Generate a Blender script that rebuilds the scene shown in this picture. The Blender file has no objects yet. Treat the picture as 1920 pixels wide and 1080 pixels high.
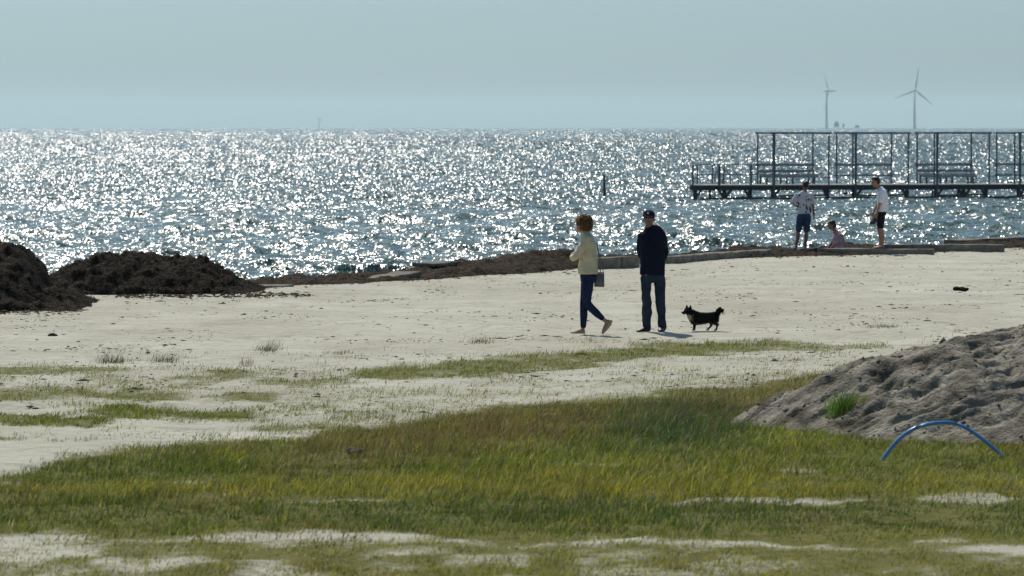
import bpy, bmesh, math, random
import numpy as np
from mathutils import Vector, Matrix

R = math.radians
rng = np.random.default_rng(7)
random.seed(7)
scene = bpy.context.scene
col = scene.collection

# ------------------------------------------------------------------ camera
CAM_H, FPX, TILT = 3.0, 8000.0, math.atan(302.0 / 8000.0)
cd = bpy.data.cameras.new("camera")
cam = bpy.data.objects.new("camera", cd)
col.objects.link(cam)
cam.location = (0, 0, CAM_H)
cam.rotation_euler = (R(90) - TILT, 0, 0)
cd.sensor_width = 36.0
cd.lens = FPX / 1920.0 * 36.0
cd.clip_start = 0.5
cd.clip_end = 80000
cd.dof.use_dof = True
cd.dof.focus_distance = 62.5
cd.dof.aperture_fstop = 5.6
scene.camera = cam

# ------------------------------------------------------------------ sky, sun, exposure
SUN_EL, SUN_AZ = R(50), R(-17)          # azimuth from the view direction (+Y), negative = left
world = bpy.data.worlds.new("World")
scene.world = world
world.use_nodes = True
wn, wl = world.node_tree.nodes, world.node_tree.links
wn.clear()
sky = wn.new("ShaderNodeTexSky")
sky.sky_type = 'NISHITA'
sky.sun_disc = False
sky.sun_elevation = SUN_EL
sky.sun_rotation = SUN_AZ
sky.altitude = 0
sky.air_density = 1.0
sky.dust_density = 1.6
sky.ozone_density = 2.0
bg = wn.new("ShaderNodeBackground")
bg.inputs['Strength'].default_value = 0.08
wo = wn.new("ShaderNodeOutputWorld")
tint = wn.new("ShaderNodeMix")          # one even colour cast over the whole sky
tint.data_type = 'RGBA'
tint.blend_type = 'MULTIPLY'
tint.inputs[0].default_value = 1.0
tint.inputs[7].default_value = (0.665, 0.955, 1.19, 1)
soft = wn.new("ShaderNodeHueSaturation")
soft.inputs['Saturation'].default_value = 0.62
wl.new(sky.outputs[0], soft.inputs['Color'])
wl.new(soft.outputs[0], tint.inputs[6])
wl.new(tint.outputs[2], bg.inputs[0])
wl.new(bg.outputs[0], wo.inputs[0])

sd = bpy.data.lights.new("sun", 'SUN')
sd.energy = 4.1
sd.angle = R(0.53)
sd.color = (1.0, 0.955, 0.87)
sun = bpy.data.objects.new("sun", sd)
col.objects.link(sun)
sdir = Vector((math.sin(SUN_AZ) * math.cos(SUN_EL), math.cos(SUN_AZ) * math.cos(SUN_EL), math.sin(SUN_EL)))
sun.rotation_euler = sdir.to_track_quat('Z', 'Y').to_euler()
sun.location = sdir * 50

vs = scene.view_settings
vs.view_transform = 'Standard'
vs.look = 'None'
vs.exposure = 0.0
vs.gamma = 1.0
vs.use_curve_mapping = False
scene.cycles.use_denoising = True
scene.cycles.max_bounces = 5
scene.cycles.volume_bounces = 0
scene.cycles.sample_clamp_indirect = 4.0

# ------------------------------------------------------------------ small helpers
CT, ST = math.cos(TILT), math.sin(TILT)


def ray(u, v):
    x, y, z = (u - 960) / FPX, -(v - 540) / FPX, 1.0
    return Vector((x, z * CT + y * ST, y * CT - z * ST))


def on_ground(u, v, z=0.0):
    d = ray(u, v)
    t = (z - CAM_H) / d.z
    return Vector((d.x * t, d.y * t, z))


def at_depth(u, v, Y):
    d = ray(u, v)
    t = Y / d.y
    return Vector((d.x * t, Y, CAM_H + d.z * t))


def to_uv(x, y, z=0.0):
    zz = z - CAM_H
    dep = y * CT - zz * ST
    up = y * ST + zz * CT
    return 960 + FPX * x / dep, 540 - FPX * up / dep


def sstep(a, b, x):
    t = np.clip((x - a) / (b - a), 0, 1)
    return t * t * (3 - 2 * t)


def _h(ix, iy, s):
    n = (ix.astype(np.int64) * 374761393 + iy.astype(np.int64) * 668265263 + s * 982451653) & 0x7fffffff
    n = ((n ^ (n >> 13)) * 1274126177) & 0x7fffffff
    n = ((n ^ (n >> 15)) * 2246822519) & 0x7fffffff
    return (n & 0xffffff) / float(0xffffff) * 2 - 1


def vnoise(x, y, s=0):
    ix, iy = np.floor(x), np.floor(y)
    fx, fy = x - ix, y - iy
    fx = fx * fx * fx * (fx * (fx * 6 - 15) + 10)
    fy = fy * fy * fy * (fy * (fy * 6 - 15) + 10)
    a, b = _h(ix, iy, s), _h(ix + 1, iy, s)
    c, d = _h(ix, iy + 1, s), _h(ix + 1, iy + 1, s)
    return (a * (1 - fx) + b * fx) * (1 - fy) + (c * (1 - fx) + d * fx) * fy


def fbm(x, y, o=4, s=0, g=0.5):
    r, a, f, t = 0, 1.0, 1.0, 0
    for i in range(o):
        r = r + a * vnoise(x * f + i * 17.3, y * f - i * 9.1, s + i)
        t += a
        a *= g
        f *= 2.03
    return r / t


def tag(o, label=None, cat=None, group=None, kind=None):
    if label: o["label"] = label
    if cat: o["category"] = cat
    if group: o["group"] = group
    if kind: o["kind"] = kind
    return o


def empty(name, loc, rz=0.0):
    o = bpy.data.objects.new(name, None)
    o.empty_display_size = 0.2
    col.objects.link(o)
    o.location = loc
    o.rotation_euler = (0, 0, rz)
    return o


def link_mesh(name, me, m, parent=None, smooth=False):
    o = bpy.data.objects.new(name, me)
    col.objects.link(o)
    if m is not None and not me.materials:
        me.materials.append(m)
    if smooth:
        me.polygons.foreach_set("use_smooth", np.ones(len(me.polygons), dtype=bool))
    if parent is not None:
        o.parent = parent
    return o


def np_mesh(name, V, F, colors=None):
    """V (n,3), F (m,k) arrays -> mesh, quickly"""
    me = bpy.data.meshes.new(name)
    V = np.asarray(V, dtype=np.float32)
    F = np.asarray(F, dtype=np.int32)
    k = F.shape[1]
    me.vertices.add(len(V))
    me.vertices.foreach_set("co", V.ravel())
    me.loops.add(F.size)
    me.loops.foreach_set("vertex_index", F.ravel())
    me.polygons.add(len(F))
    me.polygons.foreach_set("loop_start", np.arange(0, F.size, k, dtype=np.int32))
    me.polygons.foreach_set("loop_total", np.full(len(F), k, dtype=np.int32))
    if colors is not None:
        a = me.color_attributes.new("tint", 'FLOAT_COLOR', 'POINT')
        c = np.ones((len(V), 4), dtype=np.float32)
        c[:, :3] = colors
        a.data.foreach_set("color", c.ravel())
    me.update(calc_edges=True)
    me.validate()
    return me


def grid_faces(nr, nc):
    i = np.arange(nr - 1)[:, None] * nc + np.arange(nc - 1)[None, :]
    i = i.ravel()
    return np.stack([i, i + 1, i + nc + 1, i + nc], 1)


# ------------------------------------------------------------------ materials
def mat(name, c1, c2=None, rough=0.85, scale=8.0, bump=0.0, bscale=60.0, spec=0.3, detail=5, metal=0.0,
        stretch=(1, 1, 1), lo=0.35, hi=0.65, sheen=0.0, transl=0.0):
    m = bpy.data.materials.new(name)
    m.use_nodes = True
    n, l = m.node_tree.nodes, m.node_tree.links
    b = n["Principled BSDF"]
    b.inputs['Roughness'].default_value = rough
    b.inputs['Metallic'].default_value = metal
    b.inputs['Specular IOR Level'].default_value = spec
    if c2 is None:
        c2 = tuple(x * 0.8 for x in c1)
    tc = n.new("ShaderNodeTexCoord")
    mp = n.new("ShaderNodeMapping")
    mp.inputs['Scale'].default_value = stretch
    l.new(tc.outputs['Object'], mp.inputs[0])
    nz = n.new("ShaderNodeTexNoise")
    nz.inputs['Scale'].default_value = scale
    nz.inputs['Detail'].default_value = detail
    nz.inputs['Roughness'].default_value = 0.6
    l.new(mp.outputs[0], nz.inputs['Vector'])
    rp = n.new("ShaderNodeValToRGB")
    rp.color_ramp.elements[0].position = lo
    rp.color_ramp.elements[1].position = hi
    rp.color_ramp.elements[0].color = (*c1, 1)
    rp.color_ramp.elements[1].color = (*c2, 1)
    l.new(nz.outputs['Fac'], rp.inputs[0])
    l.new(rp.outputs[0], b.inputs['Base Color'])
    if bump > 0:
        nb = n.new("ShaderNodeTexNoise")
        nb.inputs['Scale'].default_value = bscale
        nb.inputs['Detail'].default_value = 4
        l.new(mp.outputs[0], nb.inputs['Vector'])
        bp = n.new("ShaderNodeBump")
        bp.inputs['Strength'].default_value = 1.0
        bp.inputs['Distance'].default_value = bump
        l.new(nb.outputs['Fac'], bp.inputs['Height'])
        l.new(bp.outputs[0], b.inputs['Normal'])
    if transl > 0:
        t = n.new("ShaderNodeBsdfTranslucent")
        l.new(rp.outputs[0], t.inputs['Color'])
        mx = n.new("ShaderNodeMixShader")
        mx.inputs[0].default_value = transl
        l.new(b.outputs[0], mx.inputs[1])
        l.new(t.outputs[0], mx.inputs[2])
        l.new(mx.outputs[0], n["Material Output"].inputs[0])
    return m


def blade_mat(name, transl=0.45, rough=0.6, spec=0.15):
    m = bpy.data.materials.new(name)
    m.use_nodes = True
    n, l = m.node_tree.nodes, m.node_tree.links
    b = n["Principled BSDF"]
    b.inputs['Roughness'].default_value = rough
    b.inputs['Specular IOR Level'].default_value = spec
    a = n.new("ShaderNodeAttribute")
    a.attribute_name = "tint"
    l.new(a.outputs['Color'], b.inputs['Base Color'])
    t = n.new("ShaderNodeBsdfTranslucent")
    l.new(a.outputs['Color'], t.inputs['Color'])
    mx = n.new("ShaderNodeMixShader")
    mx.inputs[0].default_value = transl
    l.new(b.outputs[0], mx.inputs[1])
    l.new(t.outputs[0], mx.inputs[2])
    l.new(mx.outputs[0], n["Material Output"].inputs[0])
    return m


# ------------------------------------------------------------------ terrain
SEA_Z = -0.45
SHX = np.array([-60, -30, -12, -8, -4.8, -3.3, -1.9, .44, 1.6, 4.1, 5.5, 7.0, 9.25, 12.2, 20, 60, 120.])
SHY = np.array([18, 48, 70, 77, 80.8, 82.5, 84.8, 89.2, 92.6, 96.8, 99.0, 100.6, 102.3, 106.5, 116, 152, 200.])


def shore_d(x, y):
    """roughly the distance inland of the sand's seaward edge"""
    return (np.interp(x, SHX, SHY) - y) * 0.62


PITX, PITY = 7.35, 102.7


def ground_z(x, y):
    x, y = np.asarray(x, float), np.asarray(y, float)
    d = shore_d(x, y)
    z = -1.5 * sstep(-1.5, -10, d) - 0.08 * sstep(1.0, -1.0, d)
    z = z + 0.035 * fbm(x * 0.35, y * 0.35, 3, 3) + 0.012 * fbm(x * 1.7, y * 1.7, 3, 8) - 0.045 * sstep(.2, .6, fbm(x * 2.4, y * 1.7, 2, 15)) * sstep(0, 3, d)
    z = z - 0.22 * np.exp(-(((x - PITX) / 0.75) ** 2 + ((y - PITY) / 0.9) ** 2) ** 2)
    return z


def gz(x, y):
    return float(ground_z(np.array([x]), np.array([y]))[0])


def beach_material():
    m = bpy.data.materials.new("pale_sand")
    m.use_nodes = True
    n, l = m.node_tree.nodes, m.node_tree.links
    b = n["Principled BSDF"]
    b.inputs['Roughness'].default_value = 0.95
    b.inputs['Specular IOR Level'].default_value = 0.15
    geo = n.new("ShaderNodeNewGeometry")

    def noise(scale, detail, rough=0.6, st=(1, 1, 1)):
        mp = n.new("ShaderNodeMapping")
        mp.inputs['Scale'].default_value = st
        l.new(geo.outputs['Position'], mp.inputs[0])
        z = n.new("ShaderNodeTexNoise")
        z.inputs['Scale'].default_value = scale
        z.inputs['Detail'].default_value = detail
        z.inputs['Roughness'].default_value = rough
        l.new(mp.outputs[0], z.inputs['Vector'])
        return z.outputs['Fac']

    def ramp(f, a, bb, ca, cb):
        r = n.new("ShaderNodeValToRGB")
        r.color_ramp.elements[0].position = a
        r.color_ramp.elements[1].position = bb
        r.color_ramp.elements[0].color = (*ca, 1)
        r.color_ramp.elements[1].color = (*cb, 1)
        l.new(f, r.inputs[0])
        return r.outputs[0]

    def mix(f, c1, c2, mode='MIX'):
        x = n.new("ShaderNodeMix")
        x.data_type = 'RGBA'
        x.blend_type = mode
        if isinstance(f, float): x.inputs[0].default_value = f
        else: l.new(f, x.inputs[0])
        l.new(c1, x.inputs[6])
        if isinstance(c2, tuple): x.inputs[7].default_value = (*c2, 1)
        else: l.new(c2, x.inputs[7])
        return x.outputs[2]

    c = ramp(noise(0.45, 5), 0.35, 0.68, (0.435, 0.405, 0.318), (0.555, 0.525, 0.42))
    w = (0, 0, 0), (1, 1, 1)
    # dry brownish crust patches
    c = mix(ramp(noise(1.3, 6, 0.7), 0.56, 0.74, *w), c, (0.36, 0.30, 0.22))
    # dark shreds of dry weed
    c = mix(ramp(noise(5.5, 6, 0.75, (1, 0.55, 1)), 0.61, 0.70, *w), c, (0.20, 0.155, 0.095))
    c = mix(ramp(noise(0.16, 4, 0.6, (1, 0.5, 1)), 0.48, 0.66, (0, 0, 0), (.55, .55, .55)), c, (0.36, 0.325, 0.235))
    c = mix(ramp(noise(2.2, 5, 0.7, (.5, 2.2, 1)), 0.50, 0.70, (0, 0, 0), (.8, .8, .8)), c, (0.30, 0.26, 0.19))
    # salt-white blooms
    c = mix(ramp(noise(2.3, 4, 0.6), 0.62, 0.76, *w), c, (0.56, 0.53, 0.43))
    # moss and dead thatch where grass grows
    at = n.new("ShaderNodeAttribute")
    at.attribute_name = "turf"
    th = ramp(noise(9.0, 5, .7), .38, .62, (.085, .095, .015), (.175, .15, .034))
    brk = n.new("ShaderNodeMath")
    brk.operation = 'MULTIPLY_ADD'
    l.new(noise(9.0, 7, .8), brk.inputs[0])
    brk.inputs[1].default_value = 1.9
    l.new(at.outputs['Fac'], brk.inputs[2])
    mr_ = n.new("ShaderNodeMapRange")
    mr_.inputs[1].default_value, mr_.inputs[2].default_value = 1.16, 1.7
    l.new(brk.outputs[0], mr_.inputs[0])
    c = mix(mr_.outputs[0], c, th)
    l.new(c, b.inputs['Base Color'])
    bp = n.new("ShaderNodeBump")
    bp.inputs['Distance'].default_value = 0.08
    bp.inputs['Strength'].default_value = 1.0
    l.new(noise(6.0, 8, 0.65), bp.inputs['Height'])
    l.new(bp.outputs[0], b.inputs['Normal'])
    return m


M = {}
M['sand'] = beach_material()

xs = np.concatenate([np.linspace(-70, -17, 40)[:-1], np.linspace(-17, 19, 250), np.linspace(19, 120, 60)[1:]])
ys = np.concatenate([np.linspace(-30, 22, 30)[:-1], np.linspace(22, 112, 380), np.linspace(112, 215, 50)[1:]])
GX, GY = np.meshgrid(xs, ys)
GZ = ground_z(GX, GY)
me = np_mesh("beach", np.stack([GX, GY, GZ], -1).reshape(-1, 3), grid_faces(len(ys), len(xs)))
BEACH_ME = me
beach = link_mesh("beach", me, M['sand'], smooth=True)
tag(beach, "pale flat sandy beach between the grass and the sea", kind="structure")


# ------------------------------------------------------------------ sea
def sea_material():
    m = bpy.data.materials.new("sea_water")
    m.use_nodes = True
    n, l = m.node_tree.nodes, m.node_tree.links
    b = n["Principled BSDF"]
    b.inputs['Base Color'].default_value = (0.055, 0.095, 0.082, 1)
    b.inputs['Roughness'].default_value = 0.225
    b.inputs['IOR'].default_value = 1.333
    geo = n.new("ShaderNodeNewGeometry")
    sep = n.new("ShaderNodeSeparateXYZ")
    l.new(geo.outputs['Position'], sep.inputs[0])

    def math_(op, a, bb=None):
        x = n.new("ShaderNodeMath")
        x.operation = op
        for i, q in enumerate((a, bb)):
            if q is None: continue
            if isinstance(q, (int, float)): x.inputs[i].default_value = q
            else: l.new(q, x.inputs[i])
        return x.outputs[0]

    def weight(a0, a1, b0, b1):
        def mr(f, t):
            x = n.new("ShaderNodeMapRange")
            x.interpolation_type = 'SMOOTHSTEP'
            x.inputs[1].default_value, x.inputs[2].default_value = f, t
            l.new(sep.outputs[1], x.inputs[0])
            return x.outputs[0]
        up = mr(a0, a1) if a0 is not None else 1.0
        if b0 is None: return up
        dn = math_('SUBTRACT', 1.0, mr(b0, b1))
        return math_('MULTIPLY', up, dn)

    total = None
    layers = [  # frequency x, y (1/m), amplitude x, y, distance band
        (4.4, 3.0, 1.2, 1.4, (None, None, 170, 300)),
        (15.0, 11.0, 1.6, 1.8, (None, None, 140, 260)),
        (7.5, 0.8, 2.4, 2.4, (150, 240, 480, 900)),
        (4.6, 0.15, 2.6, 2.6, (450, 800, 1400, 2600)),
        (2.4, 0.026, 2.6, 2.6, (1300, 2400, None, None)),
    ]
    for i, (fx, fy, ax, ay, band) in enumerate(layers):
        mp = n.new("ShaderNodeMapping")
        mp.inputs['Scale'].default_value = (fx, fy, 0.0)
        mp.inputs['Location'].default_value = (i * 31.7, i * 12.9, i * 5.3)
        l.new(geo.outputs['Position'], mp.inputs[0])
        nz = n.new("ShaderNodeTexNoise")
        nz.inputs['Scale'].default_value = 1.0
        nz.inputs['Detail'].default_value = 2.5
        nz.inputs['Roughness'].default_value = 0.55
        l.new(mp.outputs[0], nz.inputs['Vector'])
        sb = n.new("ShaderNodeVectorMath")
        sb.operation = 'SUBTRACT'
        l.new(nz.outputs['Color'], sb.inputs[0])
        sb.inputs[1].default_value = (0.5, 0.5, 0.5)
        ml = n.new("ShaderNodeVectorMath")
        ml.operation = 'MULTIPLY'
        l.new(sb.outputs[0], ml.inputs[0])
        ml.inputs[1].default_value = (ax, ay, 0)
        sc = n.new("ShaderNodeVectorMath")
        sc.operation = 'SCALE'
        l.new(ml.outputs[0], sc.inputs[0])
        w = weight(*band)
        l.new(w, sc.inputs['Scale'])
        if total is None: total = sc.outputs[0]
        else:
            ad = n.new("ShaderNodeVectorMath")
            l.new(total, ad.inputs[0])
            l.new(sc.outputs[0], ad.inputs[1])
            total = ad.outputs[0]
    ad = n.new("ShaderNodeVectorMath")
    l.new(geo.outputs['Normal'], ad.inputs[0])
    l.new(total, ad.inputs[1])
    nm = n.new("ShaderNodeVectorMath")
    nm.operation = 'NORMALIZE'
    l.new(ad.outputs[0], nm.inputs[0])
    l.new(nm.outputs[0], b.inputs['Normal'])
    return m


M['sea'] = sea_material()
SEA_FAR = 24000.0
WAVE, FAR_AMP = 0.021, 0.21
NC = 450
tan_ = np.linspace(-0.19, 0.21, NC)
NEAR = 175.0
rows = [62.0]
while rows[-1] < NEAR:
    D = rows[-1]
    rows.append(D + 0.17 * max(0.8, D / 110.0) ** 1.5)
rows = np.array(rows)
SY = np.repeat(rows[:, None], NC, 1)
SX = SY * tan_[None, :]
DY = 0.17 * np.maximum(0.8, SY / 110.0) ** 1.5
hz = np.zeros_like(SX); dxs = np.zeros_like(SX); dys = np.zeros_like(SX)
for i in range(48):
    lam = 0.55 * (6.0 / 0.55) ** (i / 47.0)
    k = 2 * math.pi / lam
    th = rng.normal(R(-98), R(36))              # heading for the beach
    kx, ky = k * math.cos(th), k * math.sin(th)
    a = WAVE * lam ** 0.85 * rng.uniform(0.6, 1.2)
    if lam > 2.5: a *= (2.5 / lam) ** 1.5
    ph = rng.uniform(0, 6.28)
    fade = sstep(0.6, 0.3, DY / lam * abs(math.sin(th)))
    arg = kx * SX + ky * SY + ph
    grp = 0.6 + 0.4 * np.sin(arg * 0.13 + ph * 3 + 0.35 * SX * math.cos(th + 1.5))
    A = a * fade * grp
    hz += A * np.cos(arg)
    dxs -= A * math.cos(th) * np.sin(arg) * 0.6
    dys -= A * math.sin(th) * np.sin(arg) * 0.6
calm = sstep(-1.0, -6.0, shore_d(SX, SY)) * 0.7 + 0.3
V = [np.stack([SX + dxs * calm, SY + dys * calm, SEA_Z + hz * calm], -1).reshape(-1, 3)]
F = [grid_faces(len(rows), NC)]
# farther out: single wave crests with steep faces, as sparse as the low angle lets one see them
Yk, prof = [], []
D = NEAR - .3
while D < 21000:
    step = max(1.3, D * D / 15000.0 / 2.6)
    Yk.append(D)
    D += step * rng.uniform(.75, 1.25)
Yk = np.array(Yk)
xx = tan_[None, :] * Yk[:, None]
fx = np.maximum(1.1, Yk / 420.0)[:, None]                 # crest lengths one can still see
row_id = np.arange(len(Yk))[:, None] * 7.31
cr = .5 + .5 * fbm(xx / fx * .9, np.broadcast_to(row_id, xx.shape) * 3.7, 3, 101) * 1.9
cr = np.clip(cr, .08, 1.25)
grow = (.42 + .58 * sstep(200, 700, Yk))[:, None]
run = rng.uniform(.50, .80, len(Yk))[:, None] * grow
amp = FAR_AMP * grow * cr
wx = .45 * fbm(xx / fx * .5, row_id + xx * 0, 2, 111)       # crests are not straight
blk = np.empty((len(Yk) * 3, NC, 3))
for j, (dy_, z_) in enumerate(((-1.0, -.35), (0.0, 1.0), (1.1, -.35))):
    blk[j::3, :, 0] = xx
    blk[j::3, :, 1] = Yk[:, None] + dy_ * run + wx
    blk[j::3, :, 2] = SEA_Z + np.where(z_ > 0, amp, amp * z_)
base = len(V[0])
V.append(blk.reshape(-1, 3))
F.append(grid_faces(len(Yk) * 3, NC) + base)
base += len(V[1])
tt_ = tan_[::40]
E = np.concatenate([np.stack([yy * tt_, np.full(len(tt_), yy), np.full(len(tt_), SEA_Z - .02)], -1) for yy in (20900.0, SEA_FAR)])
V.append(E)
F.append(grid_faces(2, len(tt_)) + base)
V = np.concatenate(V)
F = np.concatenate(F)
print("sea", len(V), len(Yk))
# side wings
base = len(V)
wing = np.array([[-0.19 * 62, 62, SEA_Z], [-0.19 * SEA_FAR, SEA_FAR, SEA_Z], [-9000, SEA_FAR, SEA_Z], [-9000, -20, SEA_Z], 
                 [0.21 * 62, 62, SEA_Z], [0.21 * SEA_FAR, SEA_FAR, SEA_Z], [9000, SEA_FAR, SEA_Z], [9000, 62, SEA_Z]])
V = np.concatenate([V, wing])
F = np.concatenate([F, np.array([[0, 1, 2, 3], [7, 6, 5, 4]]) + base])
me = np_mesh("sea", V, F)
sea = link_mesh("sea", me, M['sea'])
me.polygons.foreach_set("use_smooth", np.arange(len(me.polygons)) < (len(rows) - 1) * (NC - 1))   # far crests keep hard faces
tag(sea, "glittering choppy grey blue sea reaching the horizon", kind="structure")


# ------------------------------------------------------------------ haze
def build_haze():
    m = bpy.data.materials.new("haze_air")
    m.use_nodes = True
    n, l = m.node_tree.nodes, m.node_tree.links
    n.remove(n["Principled BSDF"])
    v = n.new("ShaderNodeVolumePrincipled")
    v.inputs['Color'].default_value = (0.77, 0.96, 1.0, 1)
    v.inputs['Density'].default_value = 5.8e-5
    v.inputs['Anisotropy'].default_value = 0.35
    v.inputs['Density Attribute'].default_value = ""
    v.inputs['Temperature Attribute'].default_value = ""
    v.inputs['Color Attribute'].default_value = ""
    l.new(v.outputs[0], n["Material Output"].inputs['Volume'])
    m.cycles.homogeneous_volume = True
    x0, x1, y0, y1, z0, z1 = -9500, 9500, -400, SEA_FAR + 500, -3.0, 145.0
    bm = bmesh.new()
    bmesh.ops.create_cube(bm, size=1.0)
    for w in bm.verts:
        w.co = Vector(((x0 if w.co.x < 0 else x1), (y0 if w.co.y < 0 else y1), (z0 if w.co.z < 0 else z1)))
    me = bpy.data.meshes.new("haze")
    bm.to_mesh(me)
    bm.free()
    tag(link_mesh("haze", me, m), "thin blue grey haze lying over the sea", kind="stuff")


build_haze()


# ------------------------------------------------------------------ mesh builder
class MB:
    def __init__(s):
        s.bm = bmesh.new()

    def bar(s, a, b, w, h=None, up=(0, 0, 1)):
        """rectangular beam from a to b, w across, h tall"""
        h = w if h is None else h
        a, b = Vector(a), Vector(b)
        t = (b - a).normalized()
        upv = Vector(up)
        if abs(t.dot(upv)) > 0.98: upv = Vector((0, 1, 0))
        sd_ = t.cross(upv).normalized()
        u2 = sd_.cross(t).normalized()
        c = []
        for p in (a, b):
            for q, r in ((-1, -1), (1, -1), (1, 1), (-1, 1)):
                c.append(s.bm.verts.new(p + sd_ * (q * w / 2) + u2 * (r * h / 2)))
        for f in ((3, 2, 1, 0), (4, 5, 6, 7), (0, 1, 5, 4), (1, 2, 6, 5), (2, 3, 7, 6), (3, 0, 4, 7)):
            s.bm.faces.new([c[i] for i in f])
        return s

    def tube(s, pts, r, n=8, r2=None):
        pts = [Vector(p) for p in pts]
        k = len(pts)
        rad = r if isinstance(r, (list, tuple)) else [r + ((r2 if r2 is not None else r) - r) * i / max(1, k - 1) for i in range(k)]
        s.loft([(p.x, p.y, p.z, q, q) for p, q in zip(pts, rad)], n)
        return s

    def loft(s, rings, n=14, ref=None):
        P = [Vector(r[:3]) for r in rings]
        prev = None
        first = last = None
        for i, r in enumerate(rings):
            a = P[max(0, i - 1)]
            b = P[min(len(P) - 1, i + 1)]
            t = (b - a).normalized()
            rf = Vector(ref) if ref is not None else Vector((1, 0, 0))
            if abs(t.dot(rf)) > 0.93: rf = Vector((0, 1, 0))
            sx = (rf - t * rf.dot(t)).normalized()
            sy = t.cross(sx)
            pw = r[5] if len(r) > 5 else 2.0
            ring = []
            for j in range(n):
                an = 2 * math.pi * j / n
                ca, sa = math.cos(an), math.sin(an)
                ca = math.copysign(abs(ca) ** (2 / pw), ca)
                sa = math.copysign(abs(sa) ** (2 / pw), sa)
                ring.append(s.bm.verts.new(P[i] + sx * (r[3] * ca) + sy * (r[4] * sa)))
            if prev:
                for j in range(n):
                    s.bm.faces.new((prev[j], prev[(j + 1) % n], ring[(j + 1) % n], ring[j]))
            else: first = ring
            prev = ring
        s.bm.faces.new(list(reversed(first)))
        s.bm.faces.new(prev)
        return s

    def ball(s, c, r, rot=None, seg=14):
        if isinstance(r, (int, float)): r = (r, r, r)
        mtx = Matrix.Translation(Vector(c))
        if rot is not None:
            from mathutils import Euler
            mtx = mtx @ Euler(rot).to_matrix().to_4x4()
        mtx = mtx @ Matrix.Diagonal((*r, 1))
        bmesh.ops.create_uvsphere(s.bm, u_segments=seg, v_segments=max(6, seg // 2 + 1), radius=1.0, matrix=mtx)
        return s

    def build(s, name, m, parent=None, smooth=False, bevel=0.0):
        if bevel:
            bmesh.ops.bevel(s.bm, geom=s.bm.edges[:], offset=bevel, segments=1, affect='EDGES', clamp_overlap=True)
        bmesh.ops.recalc_face_normals(s.bm, faces=s.bm.faces[:])
        me = bpy.data.meshes.new(name)
        s.bm.to_mesh(me)
        s.bm.free()
        return link_mesh(name, me, m, parent, smooth)

    def fuse(s, name, m, parent=None, voxel=0.01, smooth=3, keep=0.5, wob=0.0, wscale=10.0, seed=0, sf=0.5):
        """join everything in here into one continuous skin"""
        bmesh.ops.recalc_face_normals(s.bm, faces=s.bm.faces[:])
        me = bpy.data.meshes.new(name + "_raw")
        s.bm.to_mesh(me)
        s.bm.free()
        tmp = bpy.data.objects.new("tmp", me)
        col.objects.link(tmp)
        md = tmp.modifiers.new("r", 'REMESH')
        md.mode = 'VOXEL'
        md.voxel_size = voxel
        if smooth:
            sm = tmp.modifiers.new("s", 'SMOOTH')
            sm.factor = sf
            sm.iterations = smooth
        if keep < 1:
            dm = tmp.modifiers.new("d", 'DECIMATE')
            dm.ratio = keep
        dg = bpy.context.evaluated_depsgraph_get()
        me2 = bpy.data.meshes.new_from_object(tmp.evaluated_get(dg))
        me2.name = name
        bpy.data.objects.remove(tmp)
        bpy.data.meshes.remove(me)
        if wob > 0:
            nv = len(me2.vertices)
            co = np.zeros(nv * 3); nr = np.zeros(nv * 3)
            me2.vertices.foreach_get("co", co)
            me2.vertices.foreach_get("normal", nr)
            co, nr = co.reshape(-1, 3), nr.reshape(-1, 3)
            q = fbm(co[:, 0] * wscale + co[:, 1] * wscale * 0.7 + seed, co[:, 2] * wscale * 0.8 + co[:, 0] * wscale * 0.35, 3, seed)
            co = co + nr * (q * wob)[:, None]
            me2.vertices.foreach_set("co", co.ravel())
            me2.update()
        me2.materials.clear()
        return link_mesh(name, me2, m, parent, True)


# ------------------------------------------------------------------ grass
def blades(P, h, w, lean, tint, droop=0.35):
    """P (n,3) base points; per-blade height, width, lean; 5 vertices, 3 triangles each"""
    n = len(P)
    yaw = rng.uniform(0, 2 * np.pi, n)
    sx, sy = np.cos(yaw) * w * 0.5, np.sin(yaw) * w * 0.5
    la = rng.normal(0.25, 1.1, n)                        # the breeze leans them a little to the right
    dx, dy = np.cos(la) * lean * h, np.sin(la) * lean * h
    b = P
    mid = b + np.stack([dx * 0.35, dy * 0.35, h * 0.6], 1)
    tip = b + np.stack([dx, dy, h * (1 - droop * rng.uniform(0, .5, n))], 1)
    s = np.stack([sx, sy, np.zeros(n)], 1)
    V = np.stack([b - s, b + s, mid - s * 0.75, mid + s * 0.75, tip], 1).reshape(-1, 3)
    i = (np.arange(n) * 5)[:, None]
    F = np.concatenate([i + np.array([[0, 1, 3]]), i + np.array([[0, 3, 2]]), i + np.array([[2, 3, 4]])], 0)
    return V, F, np.repeat(tint, 5, 0)


MX = np.array([1.75, 2.2, 2.9, 3.65, 4.3, 5.16, 6.2, 7.4, 8.8, 10.3])
MH = np.array([-.15, .03, .28, .58, .80, .99, 1.16, 1.10, .62, -.15])
MY = 43.2


def mound_h(x, y):
    r = np.interp(x, MX, MH)
    r = r + 0.05 * np.sin(x * 2.1 + 1)
    dy = y - MY - 0.25 * np.sin(x * 1.3)
    q = r - np.where(dy < 0, 0.31, 0.42) * (np.sqrt(dy * dy + 0.12) - 0.35)
    return q


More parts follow.
